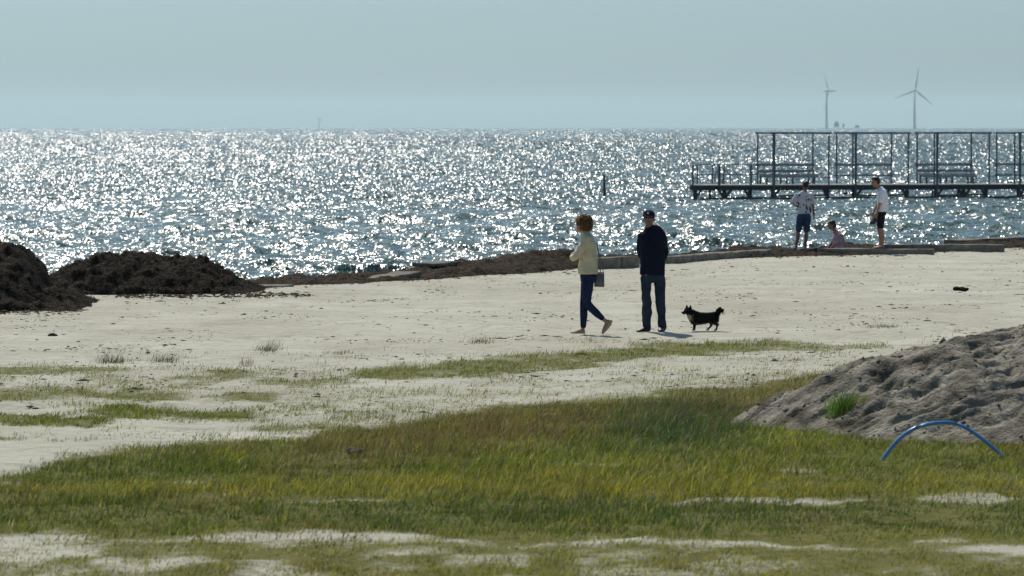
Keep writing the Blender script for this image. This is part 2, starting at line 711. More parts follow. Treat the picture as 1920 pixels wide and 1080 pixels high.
ELL = [(560, 714, 95, 7, .8), (760, 697, 95, 9, 1), (880, 690, 105, 12, 1), (1010, 680, 110, 12, 1), (1110, 670, 75, 8, 1),
       (1240, 657, 110, 10, 1), (1330, 650, 120, 9, 1), (1450, 648, 90, 7, .9), (1610, 648, 60, 5, .7), (700, 735, 160, 8, .45),
       (900, 737, 150, 6, .45), (960, 716, 80, 6, .45), (60, 692, 150, 7, .9), (205, 709, 60, 6, .6), (380, 707, 60, 7, .7),
       (430, 700, 42, 5, .9), (30, 741, 110, 9, .9), (230, 740, 110, 9, 1), (100, 732, 100, 7, .7), (460, 744, 70, 6, .9),
       (350, 726, 50, 5, .7), (60, 785, 170, 9, 1), (270, 771, 90, 13, 1), (380, 778, 90, 7, 1), (560, 799, 100, 5, .7),
       (1560, 665, 60, 5, .35), (1230, 700, 110, 6, .25), (1400, 690, 90, 8, .3), (1150, 690, 80, 5, .25), (800, 755, 140, 6, .4),
       (640, 660, 30, 2, .25), (1110, 640, 60, 3, .25), (1550, 525, 130, 3, .12), (1430, 524, 90, 2.5, .14), (-150, 700, 100, 10, .8),
       (-130, 770, 120, 12, .8), (2050, 640, 160, 12, .8), (620, 770, 90, 5, .35), (480, 775, 60, 4, .3), (150, 825, 60, 3, .3), (20, 823, 30, 3, .5),
       (300, 690, 120, 5, .25), (560, 690, 80, 4, .2), (500, 730, 60, 4, .3)]
TOPU = np.array([-700, 0, 100, 330, 560, 640, 820, 1000, 1180, 1300, 1450, 1560, 1700, 1760, 1900, 2500.])
TOPV = np.array([940, 890, 868, 842, 826, 806, 782, 762, 744, 731, 712, 696, 668, 650, 628, 560.])
BOTU = np.array([-700, 0, 300, 560, 800, 1000, 1150, 1400, 1600, 1920, 2600.])
BOTV = np.array([1002, 1000, 994, 1000, 1006, 1016, 1006, 1012, 1025, 1030, 1040.])


def grass_density(x, y):
    u, v = to_uv(x, y)
    wob = 7 * fbm(x * 1.1, y * .8, 3, 21)
    top = np.interp(u, TOPU, TOPV)
    bot = np.interp(u, BOTU, BOTV)
    main = sstep(-16, 10, v + 1.6 * wob - top) * (1 - sstep(-6, 12, v + wob * 3.2 - bot))
    d = main
    for (eu, ev, ru, rv, q) in ELL:
        e = ((u - eu) / (ru * 1.1)) ** 2 + ((v + wob * 0.6 - ev) / (rv * 1.25)) ** 2
        d = np.maximum(d, q * (1 - sstep(0.2, 1.9, e + 1.1 * fbm(x * 2.8, y * 1.6, 3, 33))))
    low = sstep(0, 20, v - bot) * np.interp(u, [0, 500, 1000, 1250, 1920], [.55, .72, .95, 1.3, 1.4])
    patch = sstep(-.3, .3, fbm(x * 3.6, y * 1.8, 4, 44))
    d = np.maximum(d, np.minimum(1, low * (0.50 + 0.9 * patch)))
    # thin places in the main band where the sand shows
    for (eu, ev, ru, rv) in ((345, 901, 40, 4), (20, 906, 30, 6), (620, 940, 110, 3.5), (1110, 873, 75, 4), (1430, 938, 130, 5), (1290, 938, 60, 4),
                             (1490, 880, 60, 3), (1830, 935, 110, 13), (600, 995, 60, 4), (1760, 1015, 60, 7), (1550, 940, 120, 4)):
        e = ((u - eu) / ru) ** 2 + ((v - ev) / rv) ** 2
        d = d * (1 - 0.62 * (1 - sstep(0.5, 1.4, e + .4 * fbm(x * 4, y * 3, 2, 9))))
    # short fringe spreading from the band over the sand
    fr = sstep(-40, -5, v - top) * (v < top) * 0.30 * sstep(.05, .5, fbm(x * 1.7, y * 1.1, 3, 71))
    d = np.maximum(d, fr * (u > 480))
    # single blades scattered over the open sand
    d = np.maximum(d, 0.02 * sstep(.12, .55, fbm(x * .9, y * .5, 3, 55)) * sstep(600, 660, v))
    mid = sstep(650, 690, v) * (v < top) * (1 - sstep(800, 830, v))
    d = np.maximum(d, mid * .42 * sstep(-.15, .45, fbm(x * 1.3, y * .8, 4, 58)))
    return d, u, v


C = {'green': (.215, .245, .026), 'dark': (.095, .135, .020), 'blue': (.075, .125, .050), 'yellow': (.40, .34, .045),
     'red': (.23, .155, .062), 'straw': (.44, .37, .16), 'lime': (.25, .32, .03)}
C = {k: np.array(v) for k, v in C.items()}


def grass_tint(x, y, u, v):
    n = len(x)
    top = np.interp(u, TOPU, TOPV)
    k = v - top
    w = {q: np.full(n, 0.02) for q in C}
    w['green'] += 0.45
    w['dark'] += 0.25
    w['straw'] += 0.07
    main = (k > -4)
    n1 = fbm(x * .8, y * .35, 3, 61)
    n2 = fbm(x * 1.9, y * .9, 3, 62)
    w['red'] += main * (1.5 * sstep(420, 700, u) * np.exp(-((k - 38) / 34) ** 2) + .75 * sstep(-.1, .5, n1))
    vv = v + 16 * n2 + 10 * n1
    yel = np.exp(-((vv - np.interp(u, [0, 500, 1000, 1500, 1920], [925, 918, 915, 920, 905])) / 17) ** 2)
    w['yellow'] += main * (1.2 * yel + .6 * sstep(.1, .6, n2)) * sstep(-100, 300, u)
    dk = np.exp(-((vv - np.interp(u, [0, 500, 1000, 1500, 1920], [962, 968, 962, 958, 975])) / 20) ** 2)
    w['dark'] += 2.2 * dk
    w['blue'] += 0.8 * dk * sstep(400, 800, u)
    w['dark'] += 1.8 * np.exp(-((u - 200) / 330) ** 2 - ((v - 880) / 16) ** 2)
    w['dark'] += 1.2 * np.exp(-((u - 750) / 60) ** 2 - ((v - 888) / 7) ** 2)
    bl = np.exp(-((u - 1270) / 110) ** 2 - ((v - 800) / 34) ** 2)
    w['blue'] += 5 * bl
    w['dark'] += 2 * bl
    w['lime'] += 1.6 * np.exp(-((u - 1150) / 130) ** 2 - ((v - 742) / 9) ** 2) + .9 * np.exp(-((u - 1480) / 90) ** 2 - ((v - 815) / 14) ** 2)
    low = sstep(1000, 1020, v)
    w['yellow'] += low * (.5 + .6 * sstep(900, 1300, u))
    w['straw'] += low * .5
    w['green'] += low * .6
    w['red'] += (v < 720) * .12 * sstep(0, .5, n2)
    keys = list(C)
    W = np.stack([w[q] for q in keys], 1)
    W = np.cumsum(W / W.sum(1, keepdims=True), 1)
    pick = (rng.uniform(0, 1, n)[:, None] > W).sum(1)
    t = np.stack([C[q] for q in keys])[np.minimum(pick, len(keys) - 1)]
    t = t * rng.uniform(.65, 1.3, n)[:, None] * (1 + .25 * fbm(x * 3, y * 2, 2, 77))[:, None]
    return t, bl


M['grass'] = blade_mat("grass_blades", 0.42)


def build_grass():
    n = 800000
    Y = np.where(rng.uniform(0, 1, n) < .42, np.sqrt(rng.uniform(24.0 ** 2, 46.0 ** 2, n)), np.sqrt(rng.uniform(21.0 ** 2, 69.0 ** 2, n)))
    X = rng.uniform(-1, 1, n) * (0.158 * Y + 0.6)
    area = 2 * 0.158 * (69 ** 2 - 21 ** 2) / 2
    d, u, v = grass_density(X, Y)
    clump = 0.35 + 0.65 * sstep(-.35, .3, fbm(X * 5, Y * 4, 2, 13))
    d = d * clump
    mh = mound_h(X, Y)
    d = d * (1 - sstep(-.03, .05, mh))
    ok = rng.uniform(0, 1, n) < d
    X, Y, u, v, d = X[ok], Y[ok], u[ok], v[ok], d[ok]
    n = len(X)
    t, bl = grass_tint(X, Y, u, v)
    k = v - np.interp(u, TOPU, TOPV)
    h = rng.gamma(6, 1 / 6.0, n) * (0.036 + 0.030 * sstep(-8, 30, k) + .06 * bl)
    h *= 1 - 0.45 * sstep(1000, 1015, v)
    h *= 1 - 0.25 * sstep(900, 960, v)
    h *= 0.75 + .5 * sstep(-.4, .4, fbm(X * 1.2, Y * .8, 2, 91))
    h *= 1 - .35 * sstep(1350, 1550, u) * sstep(790, 830, v)
    h = np.clip(h, .012, .3)
    long_ = rng.uniform(0, 1, n) < .02
    h = np.where(long_, h * 1.7, h)
    w = rng.uniform(.004, .0085, n) * np.where(long_, .6, 1)
    P = np.stack([X, Y, ground_z(X, Y) - .004], 1)
    V, F, T = blades(P, h, w, rng.uniform(.2, 1.3, n), t)
    me = np_mesh("grass", V, F, T)
    tag(link_mesh("grass", me, M['grass']), "short green and reddish grass growing over the sand", "grass", kind="stuff")
    print("grass blades", n)


build_grass()


ta = BEACH_ME.attributes.new("turf", 'FLOAT', 'POINT')
gx_, gy_ = GX.ravel(), GY.ravel()
td = np.zeros(len(gx_))
sel = (gy_ > 18) & (gy_ < 75) & (np.abs(gx_) < 22)
td[sel], tu_, tv_ = grass_density(gx_[sel], gy_[sel])
td[sel] *= np.where(tv_ > np.interp(tu_, BOTU, BOTV), .85, 1) * np.where(tv_ < np.interp(tu_, TOPU, TOPV) - 12, .74, 1)
ta.data.foreach_set("value", td.astype(np.float32))


def tuft(name, u, v, wu, hgt, n, tint, label, spread_y=.25):
    p = on_ground(u, v)
    w = wu / FPX * p.y
    root = empty(name, (p.x, p.y, gz(p.x, p.y)))
    X = rng.normal(0, w * .28, n)
    Y = rng.normal(0, spread_y, n)
    P = np.stack([X, Y, ground_z(X + p.x, Y + p.y) - root.location.z - .004], 1)
    t = np.array(tint)[None] * rng.uniform(.6, 1.4, n)[:, None]
    V, F, T = blades(P, rng.gamma(5, hgt / 6, n), rng.uniform(.004, .007, n), rng.uniform(.2, 1.3, n), t)
    o = link_mesh("blade_clump", np_mesh("blade_clump", V, F, T), M['grass'], root)
    o["kind"] = "stuff"
    tag(root, label, "grass tuft", "lone grass tufts on the open sand")


tuft("grass_tuft", 1654, 613, 55, .06, 260, (.15, .13, .04), "low olive grass tuft alone on pale sand right of the dog")
tuft("grass_tuft", 500, 656, 44, .13, 160, (.12, .11, .04), "spiky grass tuft with long stalks left of centre on bare sand")
tuft("grass_tuft", 210, 677, 70, .15, 170, (.10, .10, .04), "sparse tall grass tuft behind the left grass patches, leftmost of two")
tuft("grass_tuft", 312, 676, 60, .11, 150, (.11, .10, .045), "sparse grass tuft with brown base, right of its taller neighbour")
tuft("grass_tuft", 900, 643, 48, .09, 130, (.17, .14, .05), "thin dry grass tuft on sand left of the walking woman")
tuft("grass_tuft", 462, 680, 26, .08, 80, (.16, .12, .05), "tiny brown grass tuft in front of the spiky one")
tuft("grass_tuft", 640, 661, 46, .03, 110, (.20, .15, .07), "flat dry brown grass tuft on sand at left centre")


# ------------------------------------------------------------------ specks of dry weed on the sand
def shreds(name, X, Y, Z, size, tint, m, flat=.35, parent=None):
    """small lumpy chips: 6 vertices, 8 triangles each"""
    n = len(X)
    yaw = rng.uniform(0, 6.28, n)
    base = np.array([[1, 0, 0], [0, 1, 0], [-1, 0, 0], [0, -1, 0], [0, 0, 1], [0, 0, -1.]])
    V = base[None] * rng.uniform(.5, 1.2, (n, 6, 1)) * np.stack([size * rng.uniform(.6, 1.8, n), size * rng.uniform(.4, .9, n), size * flat * rng.uniform(.6, 1.4, n)], 1)[:, None, :]
    c, s = np.cos(yaw)[:, None], np.sin(yaw)[:, None]
    V = np.stack([V[..., 0] * c - V[..., 1] * s, V[..., 0] * s + V[..., 1] * c, V[..., 2]], -1)
    V += np.stack([X, Y, Z], 1)[:, None, :]
    f = np.array([[0, 1, 4], [1, 2, 4], [2, 3, 4], [3, 0, 4], [1, 0, 5], [2, 1, 5], [3, 2, 5], [0, 3, 5]])
    F = (np.arange(n) * 6)[:, None, None] + f[None]
    me = np_mesh(name, V.reshape(-1, 3), F.reshape(-1, 3), np.repeat(tint, 6, 0))
    return link_mesh(name, me, m, parent)


M['shred'] = blade_mat("dry_weed_shreds", 0.0, 0.95, .03)
n = 34000
Y = rng.uniform(44, 104, n); X = rng.uniform(-1, 1, n) * (.15 * Y)
keep = (shore_d(X, Y) > 0.1) & (rng.uniform(0, 1, n) < .06 + .94 * sstep(.05, .45, fbm(X * .8, Y * .45, 4, 81))) & (mound_h(X, Y) < -.02)
X, Y = X[keep], Y[keep]
n = len(X)
tt = np.array([.10, .075, .05])[None] * rng.uniform(.5, 1.9, n)[:, None]
o = shreds("weed_shreds", X, Y, ground_z(X, Y) + .001, rng.gamma(1.6, .010, n) + .006, tt, M['shred'], flat=.25)
n = 2600
sx1 = rng.uniform(-10, -3.6, n); sy1 = np.where(sx1 < -7, rng.normal(69.6, .55, n), rng.normal(75.9, .45, n))
sx2 = rng.uniform(-5, 13, 3000); sy2 = np.interp(sx2, SHX, SHY) - np.abs(rng.normal(0, 1.0, 3000))
X, Y = np.concatenate([sx1, sx2]), np.concatenate([sy1, sy2])
n = len(X)
o2 = shreds("weed_scraps", X, Y, ground_z(X, Y) + .001, rng.gamma(1.8, .011, n) + .006, np.array([.06, .042, .026])[None] * rng.uniform(.4, 1.8, n)[:, None], M['shred'], flat=.4)
tag(o2, "dark seaweed scraps spread in front of the heaps and wrack", "debris", kind="stuff")
tag(o, "scattered brown shreds of dry weed on the sand", "debris", kind="stuff")


# ------------------------------------------------------------------ heaps of seaweed
M['weed'] = mat("dry_seaweed", (.005, .0035, .002), (.034, .022, .011), rough=.8, scale=7, bump=.05, bscale=22, detail=8, lo=.4, hi=.72, spec=.05)
M['strand'] = blade_mat("seaweed_strands", 0.1, 0.9, .04)


def strands(P, N, length, tint, width=.008):
    n = len(P)
    d = rng.normal(0, 1, (n, 3)); d[:, 2] *= .5
    d += N * .55
    d /= np.linalg.norm(d, axis=1, keepdims=True)
    s = np.cross(d, rng.normal(0, 1, (n, 3)))
    s /= np.linalg.norm(s, axis=1, keepdims=True) + 1e-6
    L = (length * rng.uniform(.4, 1.5, n))[:, None]
    s = s * (width * rng.uniform(.5, 1.4, n))[:, None] * .5
    mid = P + d * L * .55
    tip = P + d * L + np.array([0, 0, -1.]) * L * .35
    V = np.stack([P - s, P + s, mid + s, mid - s, tip], 1).reshape(-1, 3)
    i = (np.arange(n) * 5)[:, None]
    F = np.concatenate([i + np.array([[0, 1, 2]]), i + np.array([[0, 2, 3]]), i + np.array([[3, 2, 4]])], 0)
    return V, F, np.repeat(tint, 5, 0)


def heap(name, x0, x1, y0, y1, hfun, res, m, label, cat, nstr, slen, stint, sname="strands", smat='strand', lumps=.05, swidth=.008, kind=None, group=None):
    xs = np.arange(x0, x1 + res, res); ys = np.arange(y0, y1 + res, res)
    X, Y = np.meshgrid(xs, ys)
    H = hfun(X, Y)
    g = ground_z(X, Y)
    Z = np.where(H > 0, g + H, g - .06 + np.maximum(H, -.3))
    # horizontal raggedness: overhanging lips
    bx = lumps * fbm(X * 3.1, Y * 3.1 + Z * 4, 3, 5) * np.clip(H * 4, 0, 1)
    by = -lumps * 1.5 * np.abs(fbm(X * 2.3 + 5, Y * 2.0 + Z * 5, 3, 6)) * np.clip(H * 4, 0, 1)
    V = np.stack([X + bx, Y + by, Z], -1).reshape(-1, 3)
    F = grid_faces(len(ys), len(xs))
    hv = H.ravel()
    keepf = (hv[F] > -.12).any(1)
    F = F[keepf]
    used = np.unique(F)
    re = -np.ones(len(V), int); re[used] = np.arange(len(used))
    V, F, hv = V[used], re[F], hv[used]
    cx, cy = V[:, 0].mean(), V[:, 1].mean()
    cz = 0.0
    root = empty(name, (cx, cy, cz))
    V = V - np.array([cx, cy, cz])
    me = np_mesh("heap_body", V, F)
    body = link_mesh("heap_body", me, m, root, smooth=True)
    if nstr:
        nr = np.zeros(len(V) * 3, np.float32)
        me.vertices.foreach_get("normal", nr)
        nr = nr.reshape(-1, 3)
        idx = rng.choice(np.nonzero(hv > .0)[0], nstr)
        P = V[idx] + rng.normal(0, res * .5, (nstr, 3)) * np.array([1, 1, .2])
        t = np.array(stint)[None] * rng.uniform(.3, 1.9, nstr)[:, None]
        SV, SF, ST_ = strands(P, nr[idx], slen, t, swidth)
        so = link_mesh(sname, np_mesh(sname, SV, SF, ST_), M[smat], root)
        so["kind"] = "stuff"
    tag(root, label, cat, group, kind)
    return root


def lump(x, y, s, a=1.0):
    r = np.abs(fbm(x * 1.6, y * 1.6, 4, s)) * .5 + .35 * fbm(x * 4.5, y * 4.5, 3, s + 3) + .2 * fbm(x * 11, y * 11, 2, s + 5)
    return a * r


def heap_wide(x, y):
    # ridge running across, steep towards the camera
    Xs = [-9.2, -8.65, -8.2, -7.7, -7.0, -6.4, -5.9, -5.55, -5.25, -4.95, -4.6, -4.3]
    Hs = [-.2, .2, .52, .74, .70, .62, .60, .54, .32, .15, .05, -.2]
    r = np.interp(x, Xs, Hs)
    yc = 78.6 + .1 * (x + 6)
    dy = y - yc
    p = np.where(dy < 0, 1 - (np.abs(dy) / 2.3) ** 2.6, 1 - (np.abs(dy) / 1.7) ** 2)
    return np.where(r > 0, r * np.clip(p, -.6, 1), r) + np.where(r > 0, .34 * (lump(x, y, 31) - .16) * np.clip(r * 4, 0.25, 1), 0) - .02


def heap_left(x, y):
    Xs = [-13.5, -12.5, -11.0, -9.6, -8.9, -8.5, -8.2, -8.0, -7.85, -7.65, -7.4, -7.15, -6.95]
    Hs = [-.2, .5, .9, 1.06, 1.12, 1.08, .93, .70, .38, .22, .15, .04, -.2]
    r = np.interp(x, Xs, Hs)
    yc = 72.6
    dy = y - yc
    p = np.where(dy < 0, 1 - (np.abs(dy) / 3.0) ** 2.2, 1 - (np.abs(dy) / 1.6) ** 2)
    return np.where(r > 0, r * np.clip(p, -.6, 1), r) + np.where(r > 0, .34 * (lump(x, y, 47) - .16) * np.clip(r * 4, 0.25, 1), 0) - .02


heap("seaweed_heap", -9.0, -3.2, 75.6, 80.8, heap_wide, .045, M['weed'],
     "wide low heap of dark dried seaweed beside the water", "seaweed heap", 16000, .055, (.075, .048, .026), group="seaweed heaps at the water's edge")
heap("seaweed_heap", -13.8, -6.0, 69.0, 74.8, heap_left, .05, M['weed'],
     "tall rounded seaweed heap cut off by the left picture edge", "seaweed heap", 16000, .055, (.075, .048, .026), group="seaweed heaps at the water's edge")


M['wrack'] = mat("beach_wrack", (.012, .008, .0045), (.075, .050, .030), rough=.85, scale=9, bump=.03, bscale=30, detail=8, lo=.38, hi=.7, spec=.05)


def wrack_h(x, y):
    d = -shore_d(x, y)       # seaward distance
    top = np.interp(x, [-5.6, -5.2, -4.4, -3.6, -3.0, -2.4, -1.9, -1.2, -.4, .4, 1.2, 1.8, 2.6, 3.6, 5, 6.4, 7.2, 8.2, 9.2, 10.5, 12, 14, 30],
                    [-.1, .05, .10, .15, .15, .15, .22, .30, .33, .42, .37, .20, .12, .12, .16, .24, .12, .20, .16, .10, .16, .12, .12])
    lead = .5 * fbm(x * .9, y * .9, 3, 91)
    p = np.interp(d + lead, [-1.2, -.4, .2, .9, 1.6, 2.4, 3.4], [-.5, .10, .45, .7, 1.0, .7, -.6])
    q = np.where(p > 0, top * p, p * .3)
    q = q + np.where(p > -.1, .20 * (lump(x, y, 67) - .14), 0)
    hole = np.exp(-(((x - PITX) / 0.75) ** 2 + ((y - PITY) / 0.9) ** 2) ** 2)
    return q - .5 * hole


o = heap("seaweed_wrack", -5.8, 16.0, 78, 113, wrack_h, .075, M['wrack'],
         "brown strip of washed up seaweed along the waterline", "seaweed", 24000, .05, (.070, .047, .028), lumps=.03, swidth=.007)


# ------------------------------------------------------------------ mound of earthy sand
M['mound'] = mat("grey_earth_sand", (.080, .069, .050), (.34, .30, .235), rough=.95, scale=3.2, bump=.035, bscale=28, detail=10, lo=.35, hi=.66, spec=.05)
M['clod'] = mat("dark_clods", (.075, .064, .052), (.20, .18, .155), rough=.95, scale=6, bump=.015, bscale=40, spec=.05)


def mound_full(x, y):
    q = mound_h(x, y)
    k = np.clip(q * 6, 0, 1)
    a = (x * .86 + y * .3)                                # slanting ledges
    b = (y * .9 - x * .45)
    q = q + k * (.10 * fbm(a * 1.1, b * 1.9, 3, 3) + .065 * np.abs(fbm(a * 1.4, b * 5.5, 3, 14)) + .05 * fbm(a * 2.2, b * 10, 2, 16) - .03 * sstep(.2, .5, fbm(x * 3.1, y * 2.7, 2, 19))
                 + .014 * fbm(x * 9, y * 8, 3, 23) + .013 * fbm(x * 24, y * 22, 2, 29))
    return q


def mound_surface(x, y):
    return gz(x, y) + float(mound_full(np.array([x]), np.array([y]))[0])


mound = heap("sand_mound", 1.5, 10.6, 38.2, 48.5, mound_full, .030, M['mound'],
             "big grey mound of loose earthy sand at right edge", "mound", 0, 0, (0, 0, 0), lumps=.045)
n = 3800
X = rng.uniform(2.1, 8.5, n); Y = rng.uniform(39, 45, n)
H = mound_full(X, Y)
ok = H > .02
X, Y, H = X[ok], Y[ok], H[ok]
X2, Y2 = X - mound.location.x, Y - mound.location.y
cl = shreds("clods", X2, Y2, ground_z(X, Y) + H, rng.gamma(1.3, .009, len(X)) + .005, np.ones((len(X), 3)) * .2, M['clod'], flat=.8, parent=mound)
cl["kind"] = "stuff"

# green plant on the mound
px, py = 3.27, 42.0
root = empty("green_plant", (px, py, mound_surface(px, py)))
n = 320
X = rng.normal(0, .075, n); Y = rng.normal(0, .10, n)
P = np.stack([X, Y, X * .25 - .02], 1)
V, F, T = blades(P, rng.gamma(7, .18 / 7, n), rng.uniform(.007, .013, n), rng.uniform(.2, .9, n), np.array([.11, .20, .022])[None] * rng.uniform(.6, 1.4, n)[:, None])
o = link_mesh("leaves", np_mesh("leaves", V, F, T), M['grass'], root)
o["kind"] = "stuff"
MB().tube([(0, 0, -.05), (.005, 0, .05)], .008, 6, .004).build("stem", M['clod'], root, True)
tag(root, "bright green bushy grass plant on the slope of the mound", "plant")

# blue hoop
M['blue'] = mat("blue_plastic_pipe", (.06, .24, .54), (.09, .30, .60), rough=.28, scale=12, spec=.5)
A, B = on_ground(1652, 858), on_ground(1884, 859)
pts = []
mid = (A + B) / 2
for i in range(33):
    c = (-1 + i / 16.0) * 1.1
    pts.append((c * (B.x - A.x) / 2, .10 * c, .330 * (1 - abs(c + .06 * (1 - c * c)) ** 2.1) + .01 + .006 * math.sin(7 * c)))
root = empty("blue_hoop", (mid.x, mid.y, gz(mid.x, mid.y)))
MB().tube(pts, .0175, 10).build("pipe", M['blue'], root, True)
tag(root, "bent blue plastic pipe arching out of the grass before the mound", "hoop")

# ------------------------------------------------------------------ stones and stray clumps
M['stone'] = mat("dark_stone", (.05, .045, .04), (.13, .12, .10), rough=.9, scale=14, bump=.01, bscale=40, spec=.05)


def stone(name, u, v, w, h, m, label, cat):
    p = on_ground(u, v)
    k = p.y / FPX
    root = empty(name, (p.x, p.y, gz(p.x, p.y)))
    b = MB()
    for i in range(5):
        b.ball((random.uniform(-.3, .3) * w * k, random.uniform(-.06, .06), h * k * random.uniform(.15, .45)),
               (w * k * random.uniform(.16, .34), .07, h * k * random.uniform(.3, .55)), (0, random.uniform(-.3, .3), random.uniform(0, 3)))
    b.fuse("lump", m, root, .012, 1, .6, .015, 14, 5)
    tag(root, label, cat)


stone("seaweed_clump", 103, 627, 26, 9, M['weed'], "small dark seaweed clump alone on the sand at left", "seaweed clump")
stone("seaweed_clump", 1803, 546, 34, 9, M['weed'], "small dark seaweed clump alone on the sand at far right", "seaweed clump")
stone("stone", 668, 853, 22, 14, M['stone'], "rough grey stone lying in the reddish grass", "stone")
stone("stone", 106, 944, 34, 13, M['stone'], "flat grey stone in grass near the lower left", "stone")

# ------------------------------------------------------------------ concrete kerbs and slabs by the water
M['concrete'] = mat("weathered_concrete", (.13, .115, .09), (.26, .235, .19), rough=.9, scale=5, bump=.012, bscale=30, detail=8, spec=.05)


def kerb(name, u1, v1, u2, v2, hgt, wid, label, cat, tilt=0.0, zb=0.0, lift=0.0, bot=-.25):
    a, b = on_ground(u1, v1, zb), on_ground(u2, v2, zb)
    c = (a + b) / 2
    L = (b - a).length
    ang = math.atan2(b.y - a.y, b.x - a.x)
    root = empty(name, (c.x, c.y, zb), ang)
    n = max(2, int(L / .3))
    m = MB()
    bm = m.bm
    rings = []
    for i in range(n + 1):
        x = -L / 2 + L * i / n
        j = lambda s=.012: random.uniform(-s, s)
        z1 = hgt + tilt * x + lift
        rings.append([bm.verts.new((x + j(), 0 + j(), bot + tilt * x * (bot > 0))), bm.verts.new((x + j(), wid, bot + tilt * x * (bot > 0))),
                      bm.verts.new((x + j(), wid + j(), z1 + j())), bm.verts.new((x + j(), j(), z1 + j()))])
    for p, q in zip(rings, rings[1:]):
        for k in range(4):
            bm.faces.new((p[k], p[(k + 1) % 4], q[(k + 1) % 4], q[k]))
    bm.faces.new(rings[0][::-1]); bm.faces.new(rings[-1])
    m.build("concrete_body", M['concrete'], root, False, .012)
    tag(root, label, cat, "concrete edging along the shore")


kerb("concrete_block", 1118, 505, 1166, 503, .24, .30, "grey concrete block standing behind the woman's handbag", "concrete block")
kerb("concrete_block", 1169, 503, 1200, 501, .24, .30, "grey concrete block half hidden behind the man in navy", "concrete block")
kerb("concrete_kerb", 1252, 494, 1448, 480, .15, .35, "long low concrete kerb right of the man in navy", "kerb")
kerb("concrete_kerb", 1532, 475, 1748, 477, .12, .28, "straight concrete kerb at the feet of the three boys", "kerb")
kerb("concrete_kerb", 1640, 471, 1884, 471, .16, .35, "concrete kerb behind the boy in white with shadowed face", "kerb")
kerb("concrete_slab", 1800, 459, 1925, 456, .14, .6, "pale concrete slab farthest right on the shore", "slab", tilt=.02)
kerb("concrete_slab", 482, 541, 552, 538, .04, .7, "flat concrete slab by the end of the wide seaweed heap", "slab")
kerb("concrete_slab", 705, 526, 790, 519, .06, .5, "tilted pale concrete slab in the brown seaweed strip", "slab", tilt=.05)
kerb("concrete_slab", 815, 513, 886, 507, .215, .5, "thin concrete slab jutting over seaweed left of the woman", "slab", zb=.0, bot=.14)


# ------------------------------------------------------------------ pier
M['pier_dark'] = mat("dark_pier_steel", (.020, .022, .026), (.050, .048, .046), rough=.6, scale=6, bump=.004, bscale=40)
M['pier_post'] = mat("blue_grey_painted_steel", (.055, .072, .090), (.10, .12, .14), rough=.5, scale=9)
M['pier_wood'] = mat("grey_weathered_planks", (.26, .25, .23), (.40, .38, .35), rough=.85, scale=6, stretch=(1, 8, 1))
M['bench_wood'] = mat("grey_bench_boards", (.20, .215, .23), (.28, .29, .30), rough=.8, scale=6, stretch=(1, 8, 6))
PIER_Y, PIER_A = 202.0, R(13)
pc, ps = math.cos(PIER_A), math.sin(PIER_A)
p0 = at_depth(1296, 347, PIER_Y)
PIER = Vector((p0.x, PIER_Y, 0))
DECK_Z = p0.z


def ps_of(u):
    """distance along the pier's near edge of what shows at picture column u"""
    t = (u - 960) / FPX * (1 / CT)
    # x0 + s*pc = t*(y0 + s*ps)
    return (t * PIER.y - PIER.x) / (pc - t * ps)


def ps_at(u, w):
    """the same for something standing w behind the near edge"""
    t = (u - 960) / FPX * (1 / CT)
    return (t * (PIER.y + w * pc) - (PIER.x - w * ps)) / (pc - t * ps)


def pier_root(name, s=0.0, w=0.0, z=0.0):
    e = empty(name, (PIER.x + s * pc - w * ps, PIER.y + s * ps + w * pc, z), PIER_A)
    return e


pier = pier_root("pier")
PL, PW = 48.0, 3.3
m = MB()
x = .55
while x < PL:
    m.bar((x + .11, -.06, DECK_Z - .02), (x + .11, PW + .06, DECK_Z - .02), .21, .04)
    x += .225
m.build("deck", M['pier_wood'], pier)
for w in (0.02, PW - .1):
    MB().bar((0 if w < 1 else .8, w, DECK_Z - .15), (PL, w, DECK_Z - .15), .10, .21).build("fascia_beam", M['pier_dark'], pier)
pile_u = [1304, 1359, 1407, 1450, 1552, 1603, 1701, 1755, 1807, 1849, 1910.5]
pile_s = [ps_of(u) for u in pile_u] + [ps_of(1962), ps_of(2015), ps_of(2070), ps_of(2130), ps_of(2200)]
ZW = -1.6
for i, s in enumerate(pile_s):
    for w in (.10,):
        MB().tube([(s, w, ZW), (s, w, DECK_Z - .04)], .105 if w < 1 else .09, 8).build("pile", M['pier_dark'], pier, True)
brace = [(1304, 1317), (1359, 1347), (1359, 1373), (1407, 1396), (1450, 1463), (1552, 1544), (1603, 1617), (1701, 1692), (1755, 1768),
         (1807, 1797), (1807, 1820), (1849, 1840), (1910.5, 1922), (1332, 1331), (1659, 1669)]
for a, b in brace:
    s1, s2 = ps_of(a), ps_of(b)
    MB().bar((s1, .10, SEA_Z + .05), (s2, .10, DECK_Z - .2), .10).build("brace", M['pier_dark'], pier)
for u in (1479, 1531, 1630, 1679, 1781, 1830, 1334):
    MB().bar((ps_of(u), PW - .6, ZW), (ps_of(u), PW - .6, DECK_Z - .05), .08).build("strut", M['pier_dark'], pier)
for a, b in ((1450, 1552), (1603, 1701), (1755, 1849), (1910.5, 2010)):
    MB().bar((ps_of(a), .12, SEA_Z + .16), (ps_of(b), .12, SEA_Z + .2), .08).build("cross_beam", M['pier_dark'], pier)
MB().tube([(ps_of(1312), -.1, SEA_Z + .0), (ps_of(1420), -.1, SEA_Z + .03), (ps_of(1560), -.1, SEA_Z - .0), (ps_of(1740), -.1, SEA_Z + .04), (PL, -.1, SEA_Z)], .09, 8).build("waterline_dark_tube", M['pier_dark'], pier, True)  # long dark tube that draws the dark line along the waterline
